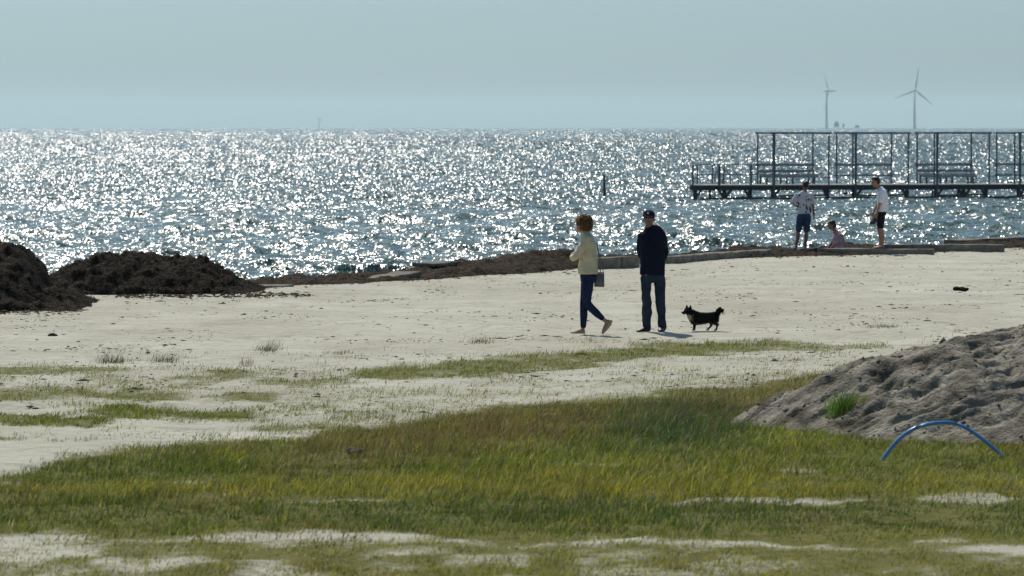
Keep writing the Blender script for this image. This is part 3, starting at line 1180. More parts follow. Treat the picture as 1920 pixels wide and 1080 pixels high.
# near piles that rise as tall posts to the shelter height
for u in (1450, 1603, 1755.4, 1910.5):
    s = ps_of(u)
    MB().bar((s, -.07, SEA_Z - .3), (s, -.07, DECK_Z + 2.46), .095).build("tall_post", M['pier_post'], pier)
# railing of the pier end
for u, w, t in ((1298.5, .05, .07), (1307, PW - .1, .06), (1335.5, PW - .1, .06), (1348, .05, .11), (1357, PW - .1, .055), (1407.5, .05, .085)):
    s = ps_at(u, w)
    MB().bar((s, w, DECK_Z), (s, w, DECK_Z + .95), t).build("railing_post", M['pier_post'], pier)
for z in (.93, .45):
    MB().bar((ps_at(1307, PW - .1), PW - .1, DECK_Z + z), (ps_at(1418, PW - .1), PW - .1, DECK_Z + z), .042).build("railing_rail", M['pier_post'], pier)
MB().bar((ps_of(1298.5), .05, DECK_Z + .92), (ps_at(1307, PW - .1), PW - .1, DECK_Z + .92), .03).build("railing_rail", M['pier_post'], pier)
tag(pier, "long dark pier on piles standing in the sea at right", "pier")

# swimming ladder
s0 = ps_at(1343, PW) - .3
lad = pier_root("swimming_ladder", s0, 0, DECK_Z)
for k, w in enumerate((PW + .05, PW + .05)):
    off = k * .40 + .30
    pts = [(off, w + .25, -1.5), (off, w + .25, .35), (off + .06, w + .2, .58), (off + .22, w, .70), (off + .40, w - .25, .66), (off + .54, w - .45, .45), (off + .57, w - .5, .0)]
    MB().tube(pts, .026, 8).build("hoop_rail", M['pier_post'], lad, True)
for z in (-.2, -.5, -.8, -1.1):
    MB().tube([(.30, PW + .30, z), (.70, PW + .30, z)], .022, 6).build("rung", M['pier_post'], lad, True)
tag(lad, "metal swimming ladder with two arched hand rails on the pier end", "ladder")

# shelter frames and benches
fr_back = [1419.9, 1568.0, 1718.6, 1867.6, 2017.0]
FD, FH = 2.6, 2.46
names = ["open metal shelter frame nearest the seaward end of the pier", "open metal shelter frame second from the seaward pier end, above the buoy",
         "open metal shelter frame third from the pier end with a bench inside", "open metal shelter frame on the pier cut by the right picture edge"]
for i in range(4):
    # the back-left post shows at fr_back; its foot stands FD behind the front line
    t = (fr_back[i] - 960) / FPX / CT
    wb = .35 + FD
    s = (t * (PIER.y + wb * pc) - (PIER.x - wb * ps)) / (pc - t * ps)
    fr = pier_root("shelter_frame", s, .35, DECK_Z)
    W = 2.78
    for x, y in ((0, 0), (W, 0), (0, FD), (W, FD)):
        MB().bar((x, y, 0), (x, y, FH - .05), .062).build("post", M['pier_post'], fr)
    for y in (0, FD):
        MB().bar((-.12, y, FH), (W + .12, y, FH), .07, .08).build("roof_beam", M['pier_post'], fr)
    for x in (0, W):
        MB().bar((x, .05, FH - .005), (x, FD - .05, FH - .005), .07, .08).build("roof_beam", M['pier_post'], fr)
    MB().bar((-.08, FD + .06, .92), (W + .08, FD + .06, .92), .05, .13).build("back_rail", M['bench_wood'], fr)
    if i % 2:
        MB().bar((-.08, FD + .06, .40), (W + .08, FD + .06, .40), .05, .07).build("back_rail", M['pier_post'], fr)
    tag(fr, names[i], "shelter frame", "shelter frames on the pier")
    if i % 2 == 0:
        be = pier_root("bench", s, .35, DECK_Z)
        for j in range(3):
            MB().bar((-.04, FD - .65 + j * .16, .47), (W + .06, FD - .65 + j * .16, .47), .145, .045).build("seat_board", M['bench_wood'], be)
        MB().bar((-.04, FD - .73, .375), (W + .06, FD - .73, .375), .03, .13).build("front_board", M['bench_wood'], be)
        MB().bar((-.04, FD - .16, .62), (W + .06, FD - .16, .62), .03, .14).build("backrest_board", M['bench_wood'], be)
        for x in (.0, .32, 1.02, 1.32, 1.62, 2.42, 2.70):
            MB().bar((x, FD - .5, 0), (x, FD - .5, .44), .07).build("leg", M['pier_dark'], be)
        for x in (.3, W - .3):
            MB().bar((x, FD - .135, .44), (x, FD - .135, .9), .03).build("back_support", M['pier_dark'], be)
        tag(be, ["grey wooden bench in the shelter frame nearest the pier end", "", "grey wooden bench in the third shelter frame from the pier end"][i], "bench", "benches on the pier")

# mooring pole and buoy
p = at_depth(1133, 352, 212)
root = empty("mooring_pole", (p.x, p.y, SEA_Z - .5))
MB().tube([(0, 0, -.6), (.01, 0, .7), (-.02, 0, 1.52)], [.075, .07, .06], 9).build("pole_shaft", M['pier_dark'], root, True)
MB().tube([(-.02, 0, 1.5), (-.022, 0, 1.56)], [.066, .05], 9).build("pole_cap", M['pier_dark'], root, True)
tag(root, "lone dark wooden pole standing in the water left of the pier", "pole")
p = on_ground(1585, 367, SEA_Z)
root = empty("buoy", (p.x, p.y, SEA_Z))
MB().ball((0, 0, .06), (.16, .16, .15), None, 16).build("float_ball", M['pier_dark'], root, True)
MB().tube([(0, 0, .19), (0, 0, .235)], .035, 8).build("ring_mount", M['pier_dark'], root, True)
tag(root, "small dark round buoy floating in front of the pier", "buoy")


# ------------------------------------------------------------------ wind turbines and platforms far out
M['turbine'] = mat("turbine_paint", (.60, .62, .63), (.68, .69, .70), rough=.5, scale=.05)
M['platform'] = mat("platform_steel", (.10, .16, .26), (.14, .20, .30), rough=.6, scale=.2)


def turbine(u, Y, hub_v, yaw, rots, blade, label, hubh=None):
    p = at_depth(u, hub_v, Y)
    hub = p.z - SEA_Z
    t = empty("wind_turbine", (p.x, p.y, SEA_Z))
    MB().tube([(0, 0, -8), (0, 0, hub * .5), (0, 0, hub - 1.5)], [2.5, 2.1, 1.5], 14).build("tower", M['turbine'], t, True)
    MB().tube([(0, 0, -4), (0, 0, 7)], 3.1, 14).build("foundation", M['turbine'], t, True)
    cy, sy = math.cos(yaw), math.sin(yaw)
    f = Vector((sy, -cy, 0))       # rotor axis
    s = Vector((cy, sy, 0))
    c = Vector((0, 0, hub))
    MB().loft([tuple(c - f * 6) + (1.5, 1.6, 3), tuple(c + f * 2.5) + (1.9, 1.9, 3)], 12).build("nacelle", M['turbine'], t, True)
    h = c + f * 4.2
    MB().ball(h, (2.0, 2.0, 2.0)).build("hub", M['turbine'], t, True)
    for a in rots:
        d = s * math.cos(a) + Vector((0, 0, 1)) * math.sin(a)
        q = f.cross(d)
        rr = []
        for k, cw in ((0, 1.0), (.06, 1.0), (.2, 2.0), (.5, 1.4), (.8, .8), (1.0, .2)):
            o_ = h + d * (k * blade)
            rr.append((o_.x, o_.y, o_.z, cw, cw * (.9 if k < .1 else .3)))
        MB().loft(rr, 10, ref=q).build("blade", M['turbine'], t, True)
    tag(t, label, "wind turbine", "offshore wind turbines")


TY = 8000
turbine(1715, TY, 169, R(12), [R(81), R(201), R(321)], 44, "largest wind turbine on the horizon with all three blades spread in view")
turbine(1550, TY * 1.05, 171, R(62), [R(122), R(242), R(2)], 44, "wind turbine left of the largest one, rotor turned sideways")
turbine(598, 15500, 222, R(75), [R(90), R(210), R(330)], 30, "tiny faint wind turbine far out at left on the horizon")

def platform(u, w, h, Y, label):
    p = at_depth(u, 238, Y)
    t = empty("offshore_platform", (p.x, p.y, SEA_Z))
    for x in (-.35, .35):
        for y in (-.35, .35):
            MB().tube([(x * w, y * w, -5), (x * w * .9, y * w * .9, h * .3)], w * .06, 8).build("leg", M['platform'], t, True)
    MB().bar((-w / 2, 0, h * .5), (w / 2, 0, h * .5), w, h * .45).build("deck_house", M['platform'], t)
    MB().bar((-w * .3, 0, h * .84), (w * .34, 0, h * .84), w * .6, h * .22).build("upper_house", M['platform'], t)
    MB().tube([(w * .2, 0, h * .9), (w * .2, 0, h * 1.15)], w * .04, 6).build("mast", M['platform'], t)
    tag(t, label, "platform", "offshore platforms")


platform(1568.5, 8.5, 14, TY, "bluish boxy platform beside the left wind turbine, largest of three")
platform(1581.5, 3.5, 11, TY, "small narrow platform right of the boxy one on the horizon")
platform(1607, 9, 7.5, TY * 1.1, "faint low platform between the two wind turbines")

# ------------------------------------------------------------------ people
M['skin'] = mat("skin", (.30, .165, .11), (.36, .20, .14), rough=.6, scale=14)
M['skin_tan'] = mat("tanned_skin", (.20, .105, .07), (.25, .135, .09), rough=.6, scale=14)
M['dark_hair'] = mat("dark_hair", (.010, .008, .007), (.022, .017, .014), rough=.55, scale=40)
M['red_hair'] = mat("auburn_hair", (.055, .026, .012), (.12, .062, .026), rough=.5, scale=30, bump=.01, bscale=60, transl=.35)
M['cream'] = mat("cream_jacket_cloth", (.52, .455, .30), (.60, .53, .36), rough=.9, scale=9, bump=.02, bscale=11)
M['navy'] = mat("navy_jacket_cloth", (.004, .006, .018), (.008, .010, .026), rough=.85, scale=9, bump=.006, bscale=14, spec=.08)
M['jeans_blue'] = mat("indigo_jeans", (.008, .016, .046), (.016, .028, .068), rough=.9, scale=12, bump=.004, bscale=20, spec=.08)
M['jeans_grey'] = mat("grey_blue_jeans", (.014, .025, .043), (.030, .047, .072), rough=.9, scale=7, bump=.006, bscale=16, spec=.08)
M['shoe_dark'] = mat("dark_leather", (.012, .010, .010), (.025, .02, .018), rough=.5, scale=20)
M['shoe_beige'] = mat("beige_shoe_leather", (.36, .25, .18), (.44, .32, .24), rough=.6, scale=20)
M['sole'] = mat("pale_rubber", (.45, .43, .40), (.52, .50, .47), rough=.7, scale=20)
M['white_cloth'] = mat("white_tee_cloth", (.72, .72, .76), (.80, .80, .83), rough=.9, scale=9, bump=.005, bscale=14)
M['pink'] = mat("pink_patterned_cloth", (.34, .15, .215), (.46, .31, .36), rough=.9, scale=22, bump=.004, bscale=14, lo=.42, hi=.58)
M['black_cloth'] = mat("black_cloth", (.008, .008, .010), (.014, .014, .017), rough=.9, scale=9, spec=.08)
M['denim'] = mat("blue_denim", (.014, .032, .085), (.026, .052, .12), rough=.9, scale=12, bump=.004, bscale=20)
M['print'] = mat("dark_print", (.03, .035, .06), (.05, .05, .09), rough=.9, scale=30)
M['print_cloth'] = mat("off_white_shirt_cloth", (.56, .53, .55), (.66, .63, .65), rough=.9, scale=9, bump=.005, bscale=14)
M['bag'] = mat("grey_bag_leather", (.10, .10, .095), (.15, .145, .135), rough=.55, scale=14)
M['eye'] = mat("eye_dark", (.015, .012, .01), (.02, .016, .012), rough=.3, scale=40)
M['metal'] = mat("buckle_metal", (.45, .43, .4), (.5, .48, .45), rough=.35, scale=20, metal=1.0)


def limb(m, pts, n=12, ref=None):
    """pts: (x,y,z,r)"""
    m.loft([(p[0], p[1], p[2], p[3], p[4] if len(p) > 4 else p[3]) for p in pts], n, ref)
    a, b = pts[0], pts[-1]
    m.ball(a[:3], a[3], seg=10)
    m.ball(b[:3], b[3], seg=10)


def hand(m, wrist, d, nrm, side=1, s=1.0, curl=.5):
    """palm along d with back-of-hand normal nrm; five bent fingers"""
    w = Vector(wrist); d = Vector(d).normalized()
    nrm = Vector(nrm); nrm = (nrm - d * nrm.dot(d)).normalized()
    t = d.cross(nrm) * side                       # towards the thumb
    m.loft([tuple(w) + (.026 * s, .02 * s), tuple(w + d * .035 * s) + (.040 * s, .017 * s), tuple(w + d * .085 * s) + (.043 * s, .015 * s)], 10, ref=t)
    for k, (off, L) in enumerate(((.036, .072), (.013, .082), (-.011, .076), (-.034, .060))):
        o_ = w + d * .08 * s + t * off * s
        spread = t * (off * .35)
        a = o_ + (d * L * .45 + spread * .5 - nrm * L * .12 * curl) * s
        b = a + (d * L * .33 * (1 - .4 * curl) - nrm * L * .33 * curl + spread * .3) * s
        c = b + (d * L * .22 * (1 - .9 * curl) - nrm * L * .26 * curl) * s
        m.tube([o_, a, b, c], [.0095 * s, .0090 * s, .0083 * s, .007 * s], 7)
    o_ = w + d * .025 * s + t * .03 * s
    a = o_ + (t * .03 + d * .028 - nrm * .01) * s
    b = a + (d * .03 + t * .006 - nrm * .012) * s
    m.tube([o_, a, b], [.013 * s, .011 * s, .009 * s], 7)


def head(m, c, f, tilt=0.0, s=1.0):
    """head centred at c, face towards f (horizontal), with brow, nose, lips, chin, ears"""
    f = Vector(f).normalized()
    up = Vector((0, 0, 1))
    sd_ = f.cross(up).normalized()
    rot = Matrix.Rotation(tilt, 3, sd_)           # positive looks up
    f = rot @ f
    up = rot @ up
    c = Vector(c)
    P = lambda a, b, h: tuple(c + sd_ * (a * s) + f * (b * s) + up * (h * s))
    yaw = math.atan2(f.y, f.x)
    rz = (0, -math.asin(max(-1, min(1, f.z))), yaw)
    m.ball(P(0, -.012, .025), (.098 * s, .077 * s, .092 * s), rz, 18)       # cranium
    m.loft([P(0, .01, .05) + (.070 * s, .085 * s), P(0, .018, -.02) + (.067 * s, .078 * s), P(0, .024, -.07) + (.055 * s, .064 * s), P(0, .034, -.11) + (.034 * s, .040 * s)], 14, ref=sd_)
    m.ball(P(0, .072, -.108), (.022 * s, .028 * s, .018 * s), rz, 10)       # chin
    m.loft([P(0, .088, .022) + (.009 * s, .010 * s), P(0, .104, -.012) + (.013 * s, .013 * s), P(0, .106, -.028) + (.017 * s, .013 * s)], 8, ref=sd_)  # nose
    m.ball(P(0, .088, -.062), (.014 * s, .026 * s, .010 * s), rz, 10)       # lips
    m.ball(P(0, .082, .030), (.014 * s, .055 * s, .010 * s), rz, 10)        # brow
    for q in (-1, 1):
        m.ball(P(q * .078, -.008, -.012), (.020 * s, .008 * s, .032 * s), rz, 10)
    return P, rz


def face_marks(P, rz, parent, s=1.0, lips=True):
    for q in (-1, 1):
        MB().ball(P(q * .031, .088, .008), (.008 * s, .013 * s, .007 * s), rz, 10).build("eye", M['eye'], parent, True)
        MB().ball(P(q * .032, .094, .036), (.006 * s, .021 * s, .005 * s), rz, 10).build("eyebrow", M['dark_hair'], parent, True)


def shoe(m, heel, toe, w=.045, h=.075):
    a, b = Vector(heel), Vector(toe)
    d = (b - a)
    sdv = d.cross(Vector((0, 0, 1))).normalized()
    rr = []
    for t, ww, hh in ((0, .75, .95), (.12, .95, 1.0), (.35, .9, .95), (.6, 1.05, .72), (.82, 1.0, .52), (.96, .6, .36), (1, .35, .3)):
        p = a + d * t
        rr.append((p.x, p.y, p.z + h * hh * .5, w * ww, h * hh * .5, 2.6))
    m.loft(rr, 14, ref=sdv)


def place(root, u, v, z=None):
    p = on_ground(u, v, 0.0 if z is None else z)
    g = gz(p.x, p.y) if z is None else z
    root.location = (p.x, p.y, g)
    return p


# ---- man in navy, facing the camera, hands behind his back
man = empty("person", (0, 0, 0))
place(man, 1224, 623)
b = MB()
P, rz = head(b, (-.058, -.02, 1.655), (-.12, -1, 0), R(8))
b.loft([(-.05, .02, 1.44, .065, .065), (-.052, .005, 1.53, .056, .058), (-.056, -.002, 1.60, .056, .06)], 12)
b.loft([(0, .0, .86, .15, .10), (0, 0, 1.05, .14, .095), (-.005, .0, 1.25, .155, .10), (-.012, .0, 1.40, .165, .09), (-.03, .01, 1.48, .09, .06)], 14)
for sx_, el in ((-1, (-.172, .10, 1.17)), (1, (.186, .11, 1.17))):
    limb(b, [(-.015 + sx_ * .150, .01, 1.39, .044), (*el, .036), (sx_ * .05, .195, .985, .026)], 10)
hand(b, (-.05, .195, .985), (1, .25, -.35), (0, 1, 0), 1, 1.0, .6)
hand(b, (.05, .20, .985), (-1, .30, -.30), (0, 1, 0), -1, 1.0, .6)
for x0, x1, x2 in ((-.085, -.092, -.092), (.085, .115, .132)):
    limb(b, [(x0, 0, .88, .078), (x1, -.01, .46, .052), (x2, .015, .09, .036)], 10)
b.fuse("body", M['skin_tan'], man, .008, 2, .45)
face_marks(P, rz, man)
b = MB()
b.loft([(-.005, .005, .835, .188, .125, 2.5), (-.004, .005, .95, .186, .125, 2.5), (-.003, .005, 1.10, .178, .122, 2.5), (-.005, .005, 1.25, .184, .125, 2.4),
        (-.010, .005, 1.37, .192, .122, 2.4), (-.014, .008, 1.435, .190, .112, 2.3), (-.022, .01, 1.482, .155, .092), (-.035, .01, 1.52, .115, .078), (-.045, .01, 1.545, .078, .07)], 22)
for sx_, el, wr in ((-1, (-.178, .09, 1.17), (-.09, .19, .99)), (1, (.192, .10, 1.16), (.10, .195, .985))):
    limb(b, [(-.012 + sx_ * .150, .01, 1.400, .058), (-.010 + sx_ * .168, .04, 1.31, .058), (*el, .054), (wr[0] * 1.35, .165, 1.05, .050), (*wr, .044)], 12)
b.loft([(-.045, .030, 1.50, .082, .062), (-.052, .030, 1.565, .072, .050)], 14)
jk = b.fuse("jacket", M['navy'], man, .010, 3, .6, .016, 11, 3)
MB().bar((-.108, -.050, 1.525), (-.100, -.058, 1.552), .008, .014).build("collar_edge", M['bag'], jk)
b = MB()
b.loft([(-.0, .0, .74, .165, .105, 2.3), (0, .0, .84, .172, .110, 2.3), (0, 0, .92, .165, .105, 2.3)], 18)
limb(b, [(-.092, 0, .80, .092), (-.098, -.01, .62, .084), (-.092, -.012, .44, .066), (-.088, .01, .25, .068), (-.086, .018, .075, .070)], 14)
limb(b, [(.088, 0, .80, .092), (.098, -.01, .62, .084), (.115, -.012, .42, .068), (.132, .01, .24, .064), (.140, .018, .07, .064)], 14)
tr = b.fuse("trousers", M['jeans_grey'], man, .010, 2, .6, .022, 9, 9)
MB().bar((-.118, -.112, .838), (-.090, -.114, .838), .010, .022).build("belt_buckle", M['bag'], tr, bevel=.003)
b = MB(); shoe(b, (-.05, .055, .0), (-.235, -.115, .0), .046, .085); b.fuse("shoe", M['shoe_dark'], man, .008, 2, .6)
b = MB(); shoe(b, (.135, .075, .012), (.105, -.195, .012), .046, .080); sh = b.fuse("shoe", M['shoe_dark'], man, .008, 2, .6)
b = MB(); shoe(b, (.135, .08, .0), (.105, -.205, .0), .050, .030); b.build("shoe_sole", M['sole'], sh, True)
b = MB()
hc = Vector((-.058, -.008, 1.70))
b.loft([tuple(hc + Vector((0, 0, -.035))) + (.087, .106), tuple(hc + Vector((0, 0, .01))) + (.089, .108), tuple(hc + Vector((0, .002, .05))) + (.078, .094),
        tuple(hc + Vector((0, .005, .078))) + (.045, .055), tuple(hc + Vector((0, .006, .084))) + (.015, .018)], 20)
cap = b.fuse("cap", M['navy'], man, .007, 2, .7)
b = MB()
b.loft([(-.060, -.085, 1.688, .074, .008, 2.5), (-.066, -.135, 1.690, .070, .007, 2.5), (-.070, -.175, 1.684, .048, .006, 2.5)], 16, ref=(1, 0, 0))
b.fuse("cap_visor", M['navy'], cap, .006, 1, .8)
MB().ball((-.074, -.108, 1.735), (.020, .008, .014), (R(-15), 0, 0), 10).build("cap_badge", M['sole'], cap, True)
tag(man, "person in dark navy jacket, jeans and cap facing camera, hands behind back", "person")

# ---- woman in the cream jacket, walking to the left
wom = empty("person", (0, 0, 0))
place(wom, 1101, 625)
b = MB()
P, rz = head(b, (-.075, .0, 1.595), (-.85, .5, 0), R(2), .95)
b.loft([(-.03, 0, 1.40, .055, .055), (-.045, 0, 1.47, .047, .047), (-.055, .0, 1.54, .048, .048)], 12)
b.loft([(.005, 0, .88, .105, .15), (.0, 0, 1.05, .09, .12), (.0, 0, 1.25, .095, .135), (-.005, 0, 1.36, .085, .14), (-.02, 0, 1.43, .06, .08)], 14)
limb(b, [(-.02, -.16, 1.37, .042), (-.17, -.20, 1.12, .034), (-.20, -.03, 1.12, .026)], 10)
limb(b, [(-.02, .16, 1.37, .042), (-.15, .20, 1.12, .034), (-.20, .03, 1.15, .026)], 10)
hand(b, (-.20, -.03, 1.12), (-.1, 1, .1), (-1, 0, .1), 1, .92, .5)
hand(b, (-.20, .03, 1.15), (.05, -1, -.1), (-1, 0, .1), -1, .92, .5)
limb(b, [(.015, .075, .85, .07), (-.045, .07, .47, .047), (-.06, .07, .085, .030)], 10)
limb(b, [(.015, -.075, .85, .07), (.005, -.075, .46, .047), (.235, -.07, .215, .030)], 10)
# feet
b.loft([(-.035, .07, .045, .030, .040), (-.10, .07, .038, .034, .032), (-.17, .07, .024, .038, .020), (-.225, .07, .016, .024, .012)], 10, ref=(0, 1, 0))
b.loft([(.325, -.07, .205, .028, .034), (.275, -.07, .13, .032, .036), (.232, -.07, .055, .036, .022), (.215, -.07, .012, .030, .012)], 10, ref=(0, 1, 0))
b.loft([(.235, -.07, .215, .030, .030), (.30, -.07, .17, .030, .034)], 10)
b.fuse("body", M['skin'], wom, .008, 2, .45)
face_marks(P, rz, wom, .95)
# hair: windblown curly bob
b = MB()
hc = Vector((-.055, -.005, 1.63))
b.ball(hc, (.106, .100, .104), None, 16)
b.ball(hc + Vector((.045, -.005, -.05)), (.095, .100, .10), None, 14)
for i in range(46):
    d = Vector((random.gauss(0.1, 1), random.gauss(-.1, 1), random.gauss(.1, .9))).normalized()
    if d.x < -.55 and d.z < .2: continue
    b.ball(hc + Vector((d.x * .102 + .012, d.y * .095, d.z * .10)), random.uniform(.018, .034), None, 8)
hair = b.fuse("hair", M['red_hair'], wom, .009, 1, .7, .012, 30, 4)
n = 2200
d = rng.normal(0, 1, (n, 3)); d /= np.linalg.norm(d, axis=1, keepdims=True)
d = d[~((d[:, 0] < -.5) & (d[:, 2] < .1))]
n = len(d)
Pn = np.array(hc)[None] + d * np.array([.108, .100, .106]) + np.array([.012, 0, -.01])
V, F, T = strands(Pn, d, .045, np.array([.34, .18, .065])[None] * rng.uniform(.4, 1.6, n)[:, None], .006)  # auburn strands tinted lighter than the hair to imitate a golden backlit rim
so = link_mesh("curls", np_mesh("curls", V, F, T), blade_mat("backlit_auburn_curls", .5, .45), hair)
so["kind"] = "stuff"
b = MB()
b.loft([(.012, 0, .875, .148, .185, 2.4), (.010, 0, .96, .142, .175, 2.4), (.008, 0, 1.08, .132, .160, 2.3), (.008, 0, 1.22, .130, .170, 2.3), (.002, 0, 1.33, .122, .178, 2.3),
        (-.008, 0, 1.40, .100, .165, 2.2), (-.025, 0, 1.445, .070, .095), (-.035, 0, 1.49, .058, .060)], 22)
limb(b, [(-.02, -.165, 1.375, .062), (-.09, -.205, 1.25, .060), (-.185, -.215, 1.125, .054), (-.215, -.13, 1.105, .048), (-.215, -.05, 1.115, .042)], 12)
limb(b, [(-.02, .165, 1.375, .062), (-.08, .205, 1.25, .060), (-.165, .215, 1.13, .054), (-.20, .12, 1.13, .048), (-.205, .05, 1.145, .042)], 12)
b.loft([(-.03, 0, 1.44, .068, .070), (-.045, 0, 1.505, .060, .060)], 14)
b.fuse("jacket", M['cream'], wom, .010, 3, .6, .018, 11, 17)
b = MB()
b.loft([(.012, 0, .76, .112, .165, 2.2), (.015, 0, .84, .120, .168, 2.2), (.010, 0, .93, .110, .155, 2.2)], 18)
limb(b, [(.005, .082, .80, .088), (-.025, .078, .62, .078), (-.05, .075, .45, .058), (-.05, .075, .28, .056), (-.056, .073, .11, .044)], 14)
limb(b, [(.010, -.082, .80, .090), (.0, -.08, .62, .080), (-.005, -.078, .47, .064), (.045, -.076, .39, .060), (.14, -.072, .30, .053), (.215, -.07, .235, .043)], 14)
b.fuse("trousers", M['jeans_blue'], wom, .010, 2, .6, .008, 9, 27)
b = MB()
b.loft([(-.030, .07, .030, .038, .032), (-.09, .07, .022, .041, .022), (-.16, .07, .020, .044, .020), (-.215, .07, .018, .034, .016), (-.245, .07, .012, .012, .010)], 12, ref=(0, 1, 0))
b.fuse("shoe", M['shoe_beige'], wom, .007, 1, .6)
b = MB()
b.loft([(.352, -.07, .205, .034, .022), (.325, -.07, .150, .037, .032), (.270, -.07, .075, .041, .026), (.232, -.07, .025, .038, .018), (.215, -.07, .004, .022, .012)], 12, ref=(0, 1, 0))
b.fuse("shoe", M['shoe_beige'], wom, .007, 1, .6)
tag(wom, "walking person with curly auburn hair, cream jacket, blue jeans, arms folded", "person")

bag = empty("handbag", tuple(wom.location))
b = MB()
b.loft([(.175, .02, .685, .075, .045, 5), (.178, .02, .78, .072, .040, 5), (.182, .02, .885, .066, .024, 5)], 20, ref=(1, 0, 0))
bb = b.build("bag_body", M['bag'], bag, True)
MB().bar((.115, .02, .892), (.245, .02, .892), .022, .012).build("bag_clasp", M['shoe_dark'], bag, bevel=.003)
MB().tube([(.192, -.02, .895), (.186, .0, 1.0), (.170, .06, 1.15), (.145, .115, 1.30), (.06, .155, 1.425), (-.02, .16, 1.445), (-.09, .15, 1.37)], .007, 6).build("strap", M['bag'], bag, True)
MB().tube([(.235, .02, .895), (.218, .02, 1.0), (.176, .06, 1.18)], .005, 6).build("strap", M['bag'], bag, True)
tag(bag, "small grey handbag hanging behind the person in cream jacket", "handbag")

# ---- boy with his back to us, patterned shirt
def boy_height(root, k):
    root.scale = (k, k, k)


KERB_Y = on_ground(1600, 476).y
boyA = empty("person", (0, 0, 0))
pa = place(boyA, 1506, 468)
b = MB()
P, rz = head(b, (.06, .05, 1.555), (-.25, .95, 0), R(-22), .93)
b.loft([(.03, -.02, 1.36, .06, .055), (.045, .0, 1.44, .05, .05), (.055, .02, 1.50, .05, .05)], 12)
b.loft([(.03, 0, .88, .13, .09), (.02, 0, 1.05, .12, .085), (.01, 0, 1.22, .145, .09), (.005, 0, 1.34, .15, .08), (.02, 0, 1.40, .08, .06)], 14)
limb(b, [(-.16, 0, 1.33, .043), (-.265, -.01, 1.13, .036), (-.16, .17, 1.06, .026)], 10)
limb(b, [(.175, 0, 1.33, .043), (.235, -.02, 1.07, .036), (.265, .03, .83, .026)], 10)
hand(b, (-.16, .17, 1.06), (1, .5, 0), (-.3, .3, 1), 1, .95, .5)
hand(b, (.265, .03, .83), (.05, .1, -1), (1, 0, 0), -1, .95, .45)
limb(b, [(-.07, 0, .86, .075), (-.115, .02, .46, .05), (-.135, -.01, .28, .050), (-.175, -.01, .07, .031)], 10)
limb(b, [(.09, 0, .86, .075), (.075, .02, .46, .05), (.068, -.01, .28, .050), (.045, -.01, .07, .031)], 10)
for x, dx in ((-.175, -.05), (.045, .03)):
    b.loft([(x, -.05, .04, .030, .035), (x + dx * .3, .03, .035, .034, .028), (x + dx, .13, .02, .042, .018), (x + dx * 1.2, .175, .012, .03, .01)], 10, ref=(1, 0, 0))
b.fuse("body", M['skin_tan'], boyA, .009, 2, .45)
b = MB()
b.ball((.058, .03, 1.605), (.080, .092, .078), None, 14); b.ball((.052, -.01, 1.575), (.070, .060, .07), None, 12)
b.fuse("hair", M['dark_hair'], boyA, .008, 1, .7, .008, 40, 7)
b = MB()
b.loft([(.025, 0, .875, .172, .125, 2.4), (.022, 0, .97, .168, .120, 2.4), (.015, 0, 1.12, .170, .118, 2.3), (.005, 0, 1.26, .178, .118, 2.3), (.005, 0, 1.34, .168, .105, 2.3), (.02, -.005, 1.39, .105, .075), (.035, -.005, 1.42, .065, .06)], 22)
limb(b, [(-.16, 0, 1.325, .062), (-.205, 0, 1.24, .064), (-.235, 0, 1.18, .066)], 12)
limb(b, [(.17, 0, 1.325, .062), (.20, -.005, 1.24, .062), (.222, -.01, 1.15, .064)], 12)
shirt = b.fuse("shirt", M['print_cloth'], boyA, .010, 2, .6, .010, 8, 37)
for k in range(46):
    a = random.uniform(0, 2 * math.pi); z = random.uniform(.91, 1.33)
    r_ = .021 * random.uniform(.7, 1.5)
    x, y = .015 + .176 * math.cos(a), .118 * math.sin(a)
    w_ = np.interp(z, [.9, 1.1, 1.26, 1.34], [.985, .975, 1.01, .95])
    x, y = .015 + .174 * w_ * math.copysign(abs(math.cos(a)) ** .83, math.cos(a)), .119 * w_ * math.copysign(abs(math.sin(a)) ** .83, math.sin(a))
    MB().ball((x, y, z), (r_, r_, r_ * 1.15), None, 8).build("print_spot", M['print'], shirt, True)
b = MB()
b.loft([(.02, 0, .78, .158, .115, 2.3), (.02, 0, .85, .160, .115, 2.3), (.022, 0, .91, .155, .108, 2.3)], 18)
limb(b, [(-.065, 0, .80, .094), (-.095, .01, .62, .086), (-.110, .015, .48, .078)], 14)
limb(b, [(.100, 0, .80, .094), (.090, .01, .62, .088), (.085, .015, .48, .080)], 14)
b.fuse("shorts", M['denim'], boyA, .010, 2, .6, .008, 9, 47)
for x, dx in ((-.175, -.05), (.045, .03)):
    b = MB(); b.loft([(x, -.075, .008, .034, .009, 3), (x + dx * .4, .05, .008, .040, .009, 3), (x + dx * 1.2, .19, .008, .036, .009, 3)], 12, ref=(1, 0, 0)); b.build("sandal_sole", M['shoe_dark'], boyA, True)
tag(boyA, "person seen from behind in spotted white shirt and blue denim shorts", "person")
boyA.location.z += .11
boy_height(boyA, 1.0)

